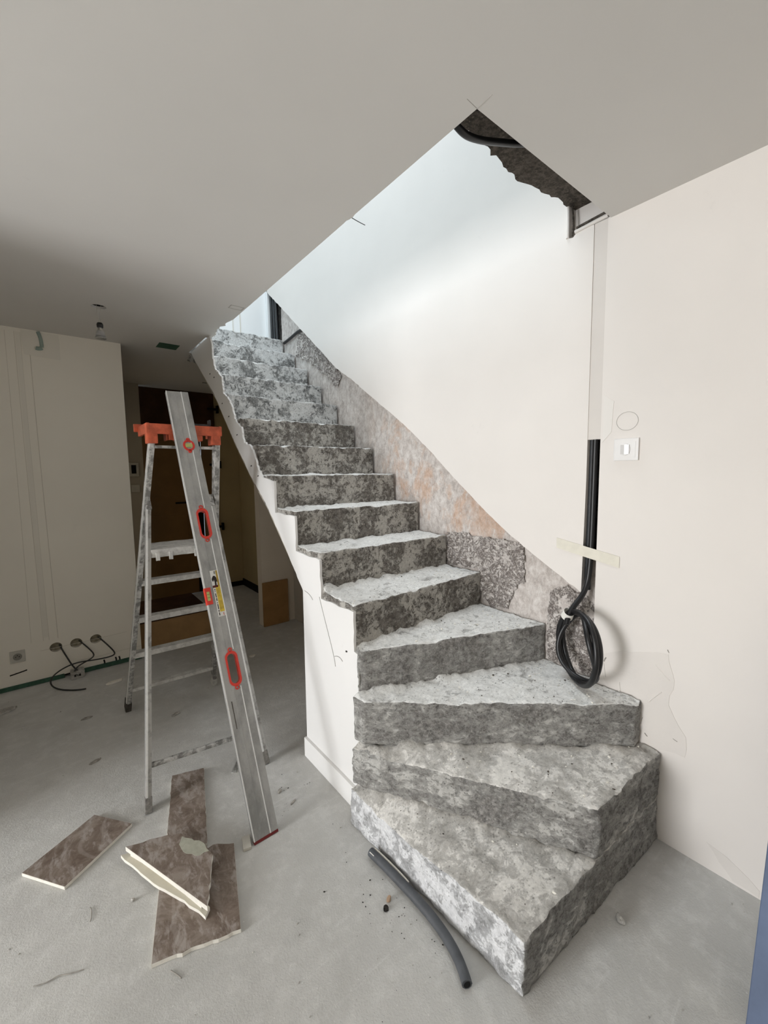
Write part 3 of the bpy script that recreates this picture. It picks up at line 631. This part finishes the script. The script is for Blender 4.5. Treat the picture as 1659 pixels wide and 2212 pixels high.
# sockets and wires on the rear wall
so = box('wall_socket', -2.082, -2.002, 1.554, 1.562, .188, .268, M_WHITEP2, bev=.002); tag(so, 'small square socket low on the rear wall, left of the round holes', 'socket')
bm = bmesh.new(); bmesh.ops.create_cone(bm, cap_ends=True, segments=28, radius1=.022, radius2=.024, depth=.002, matrix=Matrix.Translation((-2.042, 1.553, .228)) @ Matrix.Rotation(math.pi/2, 4, 'X')); from_bm('socket_well', bm, plain('grey_well', (.25, .24, .21), .6), so)
for dx, dz in ((-.009, 0), (.009, 0), (0, .009)):
    bm = bmesh.new(); bmesh.ops.create_cone(bm, cap_ends=True, segments=12, radius1=.0028, radius2=.0028, depth=.002, matrix=Matrix.Translation((-2.042+dx, 1.5515, .228+dz)) @ Matrix.Rotation(math.pi/2, 4, 'X')); from_bm('pin_hole', bm, M_VOID, so)
tag(tube_me('wall_wire', [(-1.815, 1.58, .245), (-1.80, 1.545, .21), (-1.765, 1.51, .13), (-1.745, 1.50, .08), (-1.72, 1.49, .05)], .005, M_CABLE), 'dark cable from the left round wall hole down to the floor box', 'cable')
tag(tube_me('wall_wire', [(-1.70, 1.58, .245), (-1.675, 1.535, .225), (-1.63, 1.52, .165), (-1.612, 1.51, .125), (-1.66, 1.505, .105), (-1.72, 1.50, .085), (-1.745, 1.49, .06), (-1.74, 1.48, .035), (-1.72, 1.475, .025)], .0045, M_CABLE), 'dark cable from the middle round wall hole bending back to the floor box', 'cable')
tag(tube_me('wall_wire', [(-1.585, 1.58, .242), (-1.56, 1.535, .225), (-1.50, 1.51, .14), (-1.485, 1.50, .105), (-1.53, 1.50, .095), (-1.63, 1.50, .10), (-1.72, 1.50, .115), (-1.80, 1.49, .10), (-1.865, 1.47, .07), (-1.885, 1.44, .035), (-1.86, 1.38, .012), (-1.80, 1.31, .006), (-1.73, 1.26, .006), (-1.69, 1.25, .006)], .0048, M_CABLE), 'long dark cable from the right round wall hole, curling onto the floor', 'cable')
bm = bmesh.new(); box_bm(bm, -1.765, -1.685, 1.475, 1.545, 0, .055, None, .006); grid_cut(bm, .01); rough_disp(bm, .006, 30)
fb = from_bm('floor_junction_box', bm, M_CHIP); tag(fb, 'dusty plaster-caked junction box on the floor at the rear wall', 'junction box')
for x in (-1.74, -1.712): box('terminal', x-.006, x+.006, 1.470, 1.478, .02, .035, M_GROOVE, fb)

# hall objects
cb = empty('cardboard_box', (-1.0, 1.95, 0)); tag(cb, 'low brown cardboard box in the hall behind the ladder', 'box')
child(box('box_body', -1.285, -.72, 1.76, 2.45, .001, .215, M_CARD, bev=.003), cb)
child(box('box_lid', -1.29, -.715, 1.755, 2.455, .215, .222, M_HALLDARK), cb)
wb2 = box('leaning_board', -.290, -.035, 1.574, 1.592, .001, .425, M_OSB, bev=.002); tag(wb2, 'brown board standing against the white pillar under the stairs', 'board')
ep = box('electric_panel', -1.125, -1.035, 3.02, 3.05, 1.44, 1.585, M_WHITEP2, bev=.003); tag(ep, 'small grey electric box on the hall wall behind the ladder', 'electric box')
box('window', -1.105, -1.06, 3.016, 3.021, 1.47, 1.56, M_VOID, ep)
tp2 = box('thermostat', -1.115, -1.035, 3.03, 3.05, 1.27, 1.35, M_WHITEP2, bev=.003); tag(tp2, 'small square switch plate below the electric box on the hall wall', 'switch plate')
tag(tube_me('hall_wire', [(.115, 2.05, 1.16), (.09, 2.10, 1.05), (.095, 2.25, .96), (.11, 2.42, .90)], .005, M_VOID), 'thin black wire sticking out of the olive hall wall', 'wire')

# ================================================================== STEPLADDER
ld = empty('stepladder', (-1.26, .25, 0)); tag(ld, 'paint-spattered aluminium stepladder with an orange tray on top', 'ladder')
FL, FR = Vector((-1.503, .78, 0)), Vector((-.99, .765, 0)); TL, TR = Vector((-1.386, .112, 1.64)), Vector((-1.090, .112, 1.64))
def railpt(a, b2, z): return a+(b2-a)*(z/b2.z)
for a, b2 in ((FL, TL), (FR, TR)):
    bm = bmesh.new(); bar_bm(bm, railpt(a, b2, .03), b2, .022, .058, (1, 0, 0)); o = from_bm('rail', bm, M_RAILM); child(o, ld)
    bm = bmesh.new(); off = Vector((-.0125 if a is FL else .0125, -.012, 0)); bar_bm(bm, railpt(a, b2, .05)+off, b2+off, .004, .020, (1, 0, 0), .001); f = from_bm('flange', bm, M_RAILW); f.parent = o; f.matrix_parent_inverse = Matrix.Identity(4)
    bm = bmesh.new(); bar_bm(bm, a+Vector((0, .003, 0)), railpt(a, b2, .07), .030, .066, (1, 0, 0), .004); o = from_bm('rubber_foot', bm, M_BOOTD if a is FL else M_RUNG); child(o, ld)
for k, z in enumerate((.15, .40, .635, .865)):
    a, b2 = railpt(FL, TL, z), railpt(FR, TR, z)
    bm = bmesh.new(); bar_bm(bm, a+Vector((.008, 0, 0)), b2-Vector((.008, 0, 0)), .060 if k else .045, .030 if k else .02, (0, 1, 0), .004); o = from_bm('rung', bm, M_RUNG); child(o, ld)
# support frame
GL, GR = Vector((-1.547, -.204, 0)), Vector((-1.026, -.23, 0)); UL, UR = Vector((-1.405, .222, 1.30)), Vector((-1.103, .215, 1.30))
for a, b2 in ((GL, UL), (GR, UR)):
    bm = bmesh.new(); bar_bm(bm, railpt(a, b2, .04), b2, .024, .034, (1, 0, 0)); o = from_bm('support_leg', bm, M_ALU); child(o, ld)
    bm = bmesh.new(); off = Vector((-.0075, -.0185, 0)); bar_bm(bm, railpt(a, b2, .05)+off, b2+off, .009, .004, (1, 0, 0), .001); f = from_bm('flange', bm, M_RAILW); f.parent = o
    f.matrix_parent_inverse = Matrix.Identity(4)
    bm = bmesh.new(); bar_bm(bm, a, railpt(a, b2, .060), .028, .040, (1, 0, 0), .004); o = from_bm('rubber_foot', bm, M_BOOT); child(o, ld)
    bm = bmesh.new(); bar_bm(bm, b2+Vector((0, -.01, -.03)), b2+Vector((0, .03, .03)), .026, .05, (1, 0, 0), .005); child(from_bm('hinge', bm, M_RAILM), ld)
bm = bmesh.new(); bar_bm(bm, railpt(GL, UL, .172), railpt(GR, UR, .155), .020, .014, (0, 0, 1), .003); child(from_bm('stretcher', bm, M_RAILM), ld)
bm = bmesh.new(); box_bm(bm, -1.420, -1.085, .13, .385, 1.045, 1.085, None, .005)
for x in (-1.40, -1.34, -1.22, -1.12): box_bm(bm, x, x+.018, .123, .135, 1.03, 1.07, None, .003)
grid_cut(bm, .03); rough_disp(bm, .002, 25); child(from_bm('platform', bm, M_RUNG), ld)
bm = bmesh.new(); bar_bm(bm, (-1.385, .10, 1.585), (-1.092, .10, 1.585), .014, .014, (0, 1, 0), .002); child(from_bm('top_bar', bm, M_RAILM), ld)
# orange tray: deck, rim, underside sockets
bm = bmesh.new(); x0, x1, y0, y1, z0 = -1.412, -1.072, .073, .32, 1.68
box_bm(bm, x0+.004, x1-.004, y0+.004, y1-.003, z0, z0+.008, None, .002)
box_bm(bm, x0, x1, y0, y0+.012, z0-.035, z0+.013, None, .004)
box_bm(bm, x0-.02, x1, y1-.012, y1+.01, z0-.01, z0+.03, None, .004)
box_bm(bm, x0-.002, x0+.012, y0-.001, y1, z0-.033, z0+.015, None, .003); box_bm(bm, x1-.012, x1+.002, y0-.001, y1, z0-.033, z0+.015, None, .003)
for xa, xb in ((x0, x0+.045), (x1-.05, x1-.004)): box_bm(bm, xa, xb, y0+.002, y0+.075, z0-.080, z0, None, .006)
for xa in (x0+.085, x0+.125, x1-.14, x1-.10): box_bm(bm, xa, xa+.007, y0+.004, y0+.09, z0-.062, z0, None, .002)
for xa in (x0+.085, x1-.14): box_bm(bm, xa, xa+.045, y0+.004, y0+.010, z0-.062, z0-.03, None, .002)
tr = from_bm('tray', bm, M_ORANGE); child(tr, ld); tr['label'] = 'orange plastic top tray'
bm = bmesh.new(); box_bm(bm, -1.20, -1.115, .11, .17, 1.689, 1.706, None, .002); box_bm(bm, -1.122, -1.115, .10, .14, 1.700, 1.728, None, .001); tl_ = from_bm('metal_tool', bm, M_DKGREY); tag(tl_, 'small dark metal tool lying on the orange ladder tray', 'tool')

# ================================================================== SPIRIT LEVEL
O = Vector((-1.2, -.650, .012)); T = Vector((-1.264, .123, 1.872)); S = (T-O).normalized(); X = Vector((1, 0, 0)); X = (X-X.dot(S)*S).normalized(); Nn = X.cross(S)
if Nn.y > 0: Nn = -Nn
ML = Matrix((X, S, Nn)).transposed().to_4x4(); ML.translation = O        # local: x across, y along, z outwards
lv = empty('spirit_level', tuple(O)); tag(lv, 'two metre grey aluminium spirit level leaning on the stepladder', 'spirit level')
def stad(cx, cy, w2, L2, n=10):
    pts = []
    for i in range(n+1): a = math.pi*i/n; pts.append((cx+w2*math.cos(a), cy+L2-w2+w2*math.sin(a)))
    for i in range(n+1): a = math.pi+math.pi*i/n; pts.append((cx+w2*math.cos(a), cy-L2+w2+w2*math.sin(a)))
    return pts
LW = .05
slots = [stad(.003, 1.315, .022, .066), stad(.003, .657, .022, .068)]
body = plate('body', [(-LW, 0), (LW, 0), (LW, 2.0), (-LW, 2.0)], slots, -.020, 0, M_LEVEL, None, ML); child(body, lv)
for a, b2, zt in ((-LW-.001, -LW+.0035, .002), (.016, .020, .0022), (.020, LW, .0012), (-.014, -.012, .001)):
    if a == .020:
        for s0, s1 in ((0, .575), (.74, 1.235), (1.395, 2.0)): 
            bm = bmesh.new(); box_bm(bm, a, b2, s0, s1, -.001, zt, ML, .0004); child(from_bm('rib', bm, M_LEVEL), lv)
    else:
        segs = ((0, 2.0),) if a < -.04 else ((0, .58), (.735, 1.24), (1.39, 2.0))
        for s0, s1 in segs:
            bm = bmesh.new(); box_bm(bm, a, b2, s0, s1, -.001, zt, ML, .0004); child(from_bm('rib', bm, M_RAILW if a < -.04 or a == .016 else M_LEVEL), lv)
for (s, z0_, z1_) in ((.657, -.022, .003), (1.315, -.022, .003)):
    o = plate('hand_grip', stad(.003, s, .026, .074), [stad(.003, s, .0185, .0625)], z0_, z1_, M_REDP, None, ML); child(o, lv); o['label'] = 'red plastic grip ring'
    for e in (-.083, .083):
        ringp = [(.003+.009*math.cos(a*math.pi/8), s+e*.96+.009*math.sin(a*math.pi/8)) for a in range(16)]; hl = [(.003+.005*math.cos(a*math.pi/8), s+e*.96+.005*math.sin(a*math.pi/8)) for a in range(16)]
        o2 = plate('screw_lug', ringp, [hl], .0, .003, M_REDP, None, ML); o2.parent = o; o2.matrix_parent_inverse = Matrix.Identity(4)
ringp = [(.005+.026*math.cos(a*math.pi/14), 1.709+.029*math.sin(a*math.pi/14)) for a in range(28)]
o = plate('round_vial', ringp, [[(.005+.017*math.cos(a*math.pi/14), 1.709+.019*math.sin(a*math.pi/14)) for a in range(28)]], 0, .003, M_REDP, None, ML); child(o, lv)
for e in (-.031, .031):
    o2 = plate('screw_lug', [(.005+.008*math.cos(a*math.pi/8), 1.709+e+.008*math.sin(a*math.pi/8)) for a in range(16)], [], 0, .003, M_REDP, None, ML); o2.parent = o; o2.matrix_parent_inverse = Matrix.Identity(4)
bm = bmesh.new(); box_bm(bm, -.011, .021, 1.699, 1.719, 0, .003, ML, .002); o2 = from_bm('vial_glass', bm, M_VIAL); o2.parent = o; o2.matrix_parent_inverse = Matrix.Identity(4)
bm = bmesh.new(); box_bm(bm, -.0525, -.026, .945, 1.020, -.02, .004, ML, .003); o = from_bm('edge_vial', bm, M_REDP); child(o, lv)
bm = bmesh.new(); box_bm(bm, -.046, -.034, .962, 1.002, .002, .0055, ML, .001); o2 = from_bm('vial_glass', bm, M_VIAL); o2.parent = o; o2.matrix_parent_inverse = Matrix.Identity(4)
for s in (.975, .989):
    bm = bmesh.new(); box_bm(bm, -.046, -.034, s, s+.0012, .0055, .006, ML); o2 = from_bm('vial_line', bm, M_VOID); o2.parent = o; o2.matrix_parent_inverse = Matrix.Identity(4)
bm = bmesh.new(); box_bm(bm, -LW, LW, -.011, .0, -.020, .0, ML, .002); o = from_bm('end_cap', bm, plain('dark_red_cap', (.16, .02, .02), .5)); child(o, lv)
# sticker: white / yellow print with a black figure and lines of print
stk = empty('s', tuple(O)); bpy.data.objects.remove(stk)
def lvbox(name, a, b2, s0, s1, z, m, par):
    bm = bmesh.new(); box_bm(bm, a, b2, s0, s1, z-.0006, z, ML); o = from_bm(name, bm, m); o.parent = par; o.matrix_parent_inverse = Matrix.Identity(4); return o
M_SW = plain('sticker_white', (.66, .65, .62), .4); M_SY = plain('sticker_yellow', (.60, .44, .05), .4, 0, .4, .15, 60); M_SO = plain('sticker_ochre', (.38, .26, .05), .5, 0, .3, .2, 60); M_SK = plain('sticker_black', (.02, .015, .015), .5)
bm = bmesh.new(); box_bm(bm, -.015, .0155, .885, 1.092, .0002, .0016, ML); stc = from_bm('sticker', bm, M_SW); child(stc, lv); stc['label'] = 'white and yellow printed sticker'
lvbox('print', -.004, .0155, .905, 1.018, .0019, M_SY, stc); lvbox('print', .008, .0155, 1.018, 1.090, .0019, M_SO, stc)
lvbox('print', -.015, .008, 1.014, 1.024, .0021, plain('sticker_maroon', (.08, .015, .01), .5), stc)
bm = bmesh.new(); poly_prism(bm, [(p[0], p[1], .0016) for p in [(-.004, 1.024), (.003, 1.024), (.004, 1.04), (.008, 1.038), (.007, 1.058), (.002, 1.066), (-.004, 1.068), (-.008, 1.064), (-.0135, 1.054), (-.012, 1.044), (-.008, 1.042), (-.005, 1.05), (-.003, 1.04)]], (0, 0, .0006), ML)
o = from_bm('print', bm, M_SK); o.parent = stc; o.matrix_parent_inverse = Matrix.Identity(4)
for s0, s1, a in ((1.002, 1.008, -.0105), (.996, .999, -.011), (.97, .988, -.0105), (.955, .967, -.0105), (.944, .948, -.0105), (.918, .940, -.0105), (.906, .914, -.0105), (.890, .903, -.0105)):
    lvbox('print', a, a+.0035, s0, s1, .0019, M_SK, stc)
for a in (-.001, .003, .007): lvbox('print', a, a+.0018, .972, 1.010, .0022, M_SO, stc)
for a in (.000, .005, .010): lvbox('print', a, a+.002, .915, .955, .0022, M_SO, stc)
lvbox('print', .008, .010, .888, .900, .0022, M_REDP, stc); lvbox('print', .0, .006, 1.075, 1.088, .0021, plain('sticker_grey', (.2, .2, .2), .5), stc)
bm = bmesh.new(); box_bm(bm, -.032, -.029, .42, .53, .0, .0012, ML); child(from_bm('scratch', bm, M_BOOTD), lv)

# ================================================================== BOARD OFFCUTS
def board(name, pts, z, th, label, cat='board offcut', group=None, tilt=None, seed=0, rag=0.0, keep=(), paper=M_PAPER, core=M_GYP):
    """plasterboard piece: gypsum core with a brown paper face on top"""
    root = empty(name, (pts[0][0], pts[0][1], 0)); tag(root, label, cat, group)
    pp = ragged(pts, rag, .02, True, seed, keep) if rag else pts
    bm = bmesh.new(); vs = poly_prism(bm, [(a, b2, z) for a, b2 in pp], (0, 0, th-.0012))
    if tilt:
        for v in bm.verts: v.co.z += tilt(v.co.x, v.co.y)
    child(from_bm('core', bm, core), root)
    cx = sum(p[0] for p in pp)/len(pp); cy = sum(p[1] for p in pp)/len(pp)
    ins = [(a+(cx-a)*.006, b2+(cy-b2)*.006) for a, b2 in pp]
    bm = bmesh.new(); poly_prism(bm, [(a, b2, z+th-.0013) for a, b2 in ins], (0, 0, .0013))
    if tilt:
        for v in bm.verts: v.co.z += tilt(v.co.x, v.co.y)
    child(from_bm('paper_face', bm, paper), root)
    return root
board('board_offcut', [(-1.959, -.241), (-1.838, -.404), (-1.612, -.244), (-1.73, -.09)], .001, .013, 'brown rectangular board offcut lying alone on the floor, leftmost of the pieces', 'board offcut')
board('board_offcut', [(-1.42, -.045), (-1.286, -.085), (-1.395, -.540), (-1.53, -.48)], .001, .013, 'narrow brown board offcut on the floor between the ladder feet', 'board offcut', rag=.002, seed=3)
board('board_offcut', [(-1.643, -.862), (-1.402, -.932), (-1.313, -.605), (-1.38, -.56), (-1.576, -.61)], .001, .014, 'large brown board offcut with a chipped near edge, beneath the broken triangle', 'board offcut', rag=.003, seed=5, keep=(1, 3, 4))
TRI = [(-1.652, -.412), (-1.515, -.456), (-1.475, -.482), (-1.45, -.53), (-1.415, -.580), (-1.405, -.655), (-1.475, -.835)]
tl = lambda x, y: .010+(.010 if y > -.6 else 0)*0
pc = board('broken_board', TRI, .042, .018, 'broken triangular board with pale cream edges, lying on top of the pile', 'board offcut', rag=.003, seed=8, keep=(6,))
bm = bmesh.new(); poly_prism(bm, [(a, b2, .0595) for a, b2 in ragged([(-1.475, -.500), (-1.448, -.535), (-1.417, -.585), (-1.412, -.630), (-1.45, -.625), (-1.487, -.575), (-1.492, -.53)], .004, .012, True, 4)], (0, 0, .0015)); child(from_bm('torn_core', bm, plain('grey_green_core', (.40, .40, .33), .9, 0, .1, .1, 40, .4)), pc)
board('board_strip', ragged([(-1.668, -.402), (-1.640, -.475), (-1.580, -.628), (-1.522, -.735), (-1.482, -.835), (-1.462, -.812), (-1.50, -.70), (-1.60, -.50), (-1.64, -.41)], .003, .03, True, 31), .0155, .012, 'pale cream strip of broken board under the triangular piece', 'board offcut', paper=plain('cream_face', (.60, .57, .48), .9, 0, .1, .05))
board('board_strip', ragged([(-1.640, -.43), (-1.56, -.60), (-1.485, -.80), (-1.45, -.74), (-1.43, -.60), (-1.50, -.50), (-1.60, -.42)], .003, .04, True, 33), .0278, .0135, 'cream broken board layer sandwiched between the triangle and the strip below', 'board offcut', paper=M_GYP)

# ================================================================== FLOOR TUBE AND LOOSE BITS
tb = tube_me('cut_hose', [(-.924, -.978, .020), (-.916, -1.06, .019), (-.909, -1.16, .018), (-.906, -1.27, .018), (-.914, -1.37, .018), (-.935, -1.44, .018), (-.958, -1.478, .018)], .0155, M_HOSE)
tag(tb, 'grey cut length of hose on the floor beside the first step', 'hose')
bm = bmesh.new(); bmesh.ops.create_circle(bm, cap_ends=True, segments=20, radius=.010, matrix=frame((-.9592, -1.4794, .018), (-.965, -1.4895, .018))); from_bm('bore', bm, M_VOID, tb)
for k in (-1, 1): tube_me('plaster_crust', [(-.920+k*.012, -.985, .028), (-.912+k*.013, -1.05, .027), (-.907+k*.012, -1.12, .026), (-.905+k*.011, -1.16, .024)], .0035, M_GYP, tb)
def chip(name, x, y, z, sx, sy, th, rot, m, label, cat='debris', group=None, seed=0, n=8):
    rng = random.Random(seed); bm = bmesh.new()
    pts = []
    for i in range(n):
        a = 2*math.pi*i/n+rng.uniform(-.25, .25); r = rng.uniform(.65, 1.0)
        px, py = r*sx*math.cos(a), r*sy*math.sin(a); pts.append((x+px*math.cos(rot)-py*math.sin(rot), y+px*math.sin(rot)+py*math.cos(rot), z))
    poly_prism(bm, pts, (0, 0, th)); bmesh.ops.bevel(bm, geom=bm.edges[:], offset=th*.2, segments=1, affect='EDGES')
    for v in bm.verts: v.co.z = max(.0005, v.co.z + (noise.noise(v.co*60)*.5+.0)*th*.8 if v.co.z > z+th*.5 else v.co.z)
    return tag(from_bm(name, bm, m), label, cat, group)
CH = [(-2.11, 1.235, .075, .045, .012, .5, M_CHIP, 'large plaster flake on the floor at the far left edge of the photo'),
      (-1.53, 1.235, .06, .022, .014, .2, M_GYP, 'white crumbled plaster lump near the rear wall, left of the ladder foot'),
      (-.62, 1.02, .035, .02, .012, .1, M_GYP, 'white plaster lump on the floor under the stairs'),
      (-1.28, .53, .035, .018, .008, .6, M_CHIP, 'small plaster flake on the floor framed by the ladder legs'),
      (-1.71, .825, .035, .014, .006, .1, M_SCRAP, 'thin dark flake on the shaded floor left of the ladder, farther of two'),
      (-1.70, .33, .032, .012, .008, .4, M_SCRAP, 'dark flake on the shaded floor left of the ladder, nearer of two'),
      (-1.055, -.455, .018, .010, .010, .9, M_SCRAP, 'dark shard on the floor right of the level'),
      (-.975, -1.148, .012, .010, .012, .2, plain('tan_crumb', (.36, .25, .17), .9), 'tan crumb on the floor beside the hose'),
      (-1.00, -1.165, .012, .014, .008, .2, M_GROOVE, 'cluster of black crumbs on the floor beside the tan crumb'),
      (-.435, -1.668, .020, .012, .014, 1.2, M_CHIP, 'pale chip on the floor at the foot of the second step end'),
      (-1.655, -.60, .008, .008, .010, 0, M_CHIP, 'small plaster bead on the floor left of the triangular board'),
      (-1.035, -.55, .022, .006, .004, .5, M_SCRAP, 'thin dark splinter on the floor right of the level foot')]
for i, (x, y, sx, sy, th, r, m_, lab) in enumerate(CH): chip('plaster_chip', x, y, 0.0005, sx, sy, th, r, m_, lab, 'plaster chip', seed=i+1)
tag(tube_me('wire_scrap', [(-1.915, -.700, .003), (-1.88, -.72, .004), (-1.86, -.705, .006), (-1.84, -.728, .003), (-1.80, -.74, .003)], .0014, M_SCRAP), 'crooked dark wire scrap on the floor at lower left', 'wire')
tag(tube_me('wire_scrap', [(-1.772, -.535, .003), (-1.766, -.56, .004), (-1.775, -.59, .003)], .0016, M_SCRAP), 'short curved wire scrap between the two brown boards', 'wire')
tag(tube_me('wire_scrap', [(-1.60, -.905, .003), (-1.588, -.925, .003), (-1.580, -.945, .003)], .0018, M_SCRAP), 'short straight wire scrap below the large board offcut', 'wire')
def bits(name, x, y, lx, ly, th, rot, m_, label):
    Mx = Matrix.Translation((x, y, 0)) @ Matrix.Rotation(rot, 4, 'Z'); return tag(box(name, -lx/2, lx/2, -ly/2, ly/2, .0005, th, m_, None, Mx, .001), label, 'profile offcut')
p = bits('profile_offcut', -1.150, -.165, .016, .085, .014, -.55, M_ALU, 'short metal profile offcut on the floor, half behind the level'); 
box('flange', -.018, -.008, -.042, .042, .0005, .004, M_RAILW, p, Matrix.Translation((-1.150, -.165, 0)) @ Matrix.Rotation(-.55, 4, 'Z'))
p = bits('profile_offcut', -1.272, -.628, .030, .062, .012, -.25, M_WHITEP2, 'small pale profile offcut beside the foot of the level')
def crumbs(name, n, region, zf, rmin, rmax, m_, label, seed):
    rng = random.Random(seed); bm = bmesh.new(); c = 0
    while c < n:
        x, y = region(rng); z = zf(x, y)
        if z is None: continue
        r = rng.uniform(rmin, rmax)*(rng.random()**1.5*.8+.3)
        q = bmesh.ops.create_icosphere(bm, subdivisions=1, radius=r, matrix=Matrix.Translation((x, y, z+r*.4)) @ Matrix.Rotation(rng.uniform(0, 6), 4, 'Z') @ Matrix.Diagonal((1.3, .8, .55, 1)))
        for v in q['verts']: v.co += Vector((rng.uniform(-1, 1), rng.uniform(-1, 1), rng.uniform(-.4, .4)))*r*.3
        c += 1
    o = from_bm(name, bm, m_); tag(o, label, 'crumbs'); o['kind'] = 'stuff'; return o
def stair_z(x, y):
    if y > -1.55 and inside((x, y), L3) and not inside((x, y), L4): return 3*h+.002
    if inside((x, y), L4) and not inside((x, y), L5): return 4*h+.002
    if inside((x, y), L5) and y < -.49: return 5*h+.002
    if inside((x, y), L2) and not inside((x, y), L3): return 2*h+.002
    if inside((x, y), L1) and not inside((x, y), L2): return h+.003 if random.random() < .25 else None
    return None
crumbs('tread_crumbs', 260, lambda r: (r.uniform(-.86, 0) if r.random() < .5 else r.uniform(-.25, 0), r.uniform(-1.6, -.48)), stair_z, .0012, .0055, M_GYP, 'white plaster crumbs scattered over the lower treads', 2)
crumbs('tread_dirt', 160, lambda r: (r.uniform(-.86, 0), r.uniform(-1.6, -.48)), stair_z, .001, .0045, M_RAW, 'dark grit scattered over the lower treads', 5)
def floor_z(x, y):
    if x > -.90 and -1.64 < y < -.3: return None
    if y > 1.5 or (inside((x, y), [(-1.7, -.95), (-1.25, -.95), (-1.2, 0), (-2.0, 0), (-2.0, -.45)])): return None
    return .0008
crumbs('floor_crumbs', 420, lambda r: (r.uniform(-2.3, -.02), r.uniform(-1.95, 1.5)), floor_z, .001, .0045, M_CHIP, 'pale crumbs of plaster scattered over the dusty floor', 8)
crumbs('floor_grit', 70, lambda r: (r.gauss(-1.0, .07), r.gauss(-1.2, .14)), floor_z, .0008, .0028, M_GROOVE, 'dark grit scattered on the floor beside the hose', 9)
crumbs('floor_grit', 26, lambda r: (r.gauss(-1.05, .06), r.gauss(-.48, .06)), floor_z, .001, .004, M_GROOVE, 'dark grit on the floor right of the level', 12)

# blue leaf at the right edge
bm = bmesh.new(); poly_prism(bm, [(-.47, -1.985, .002), (-.04, -1.968, 1.09), (-.04, -2.60, 1.09), (-.47, -2.60, .002)], (.019, 0, .0)); bmesh.ops.bevel(bm, geom=bm.edges[:], offset=.002, segments=1, affect='EDGES')
bd = from_bm('blue_board', bm, M_BLUE)
tag(bd, 'blue painted board leaning on the white wall at the bottom right edge', 'board')
for o in list(SC.objects):       # repeats carry a shared group
    if o.parent is None and 'label' in o:
        k = o.name.split('.')[0]
        gname = {'plaster_chip': 'chips lying on the floor', 'board_offcut': 'board offcuts on the floor', 'broken_board': 'board offcuts on the floor', 'board_strip': 'board offcuts on the floor',
                 'wall_wire': 'cables from the rear wall holes', 'wire_scrap': 'wire scraps on the floor', 'profile_offcut': 'profile offcuts on the floor'}.get(k)
        if gname: o['group'] = gname
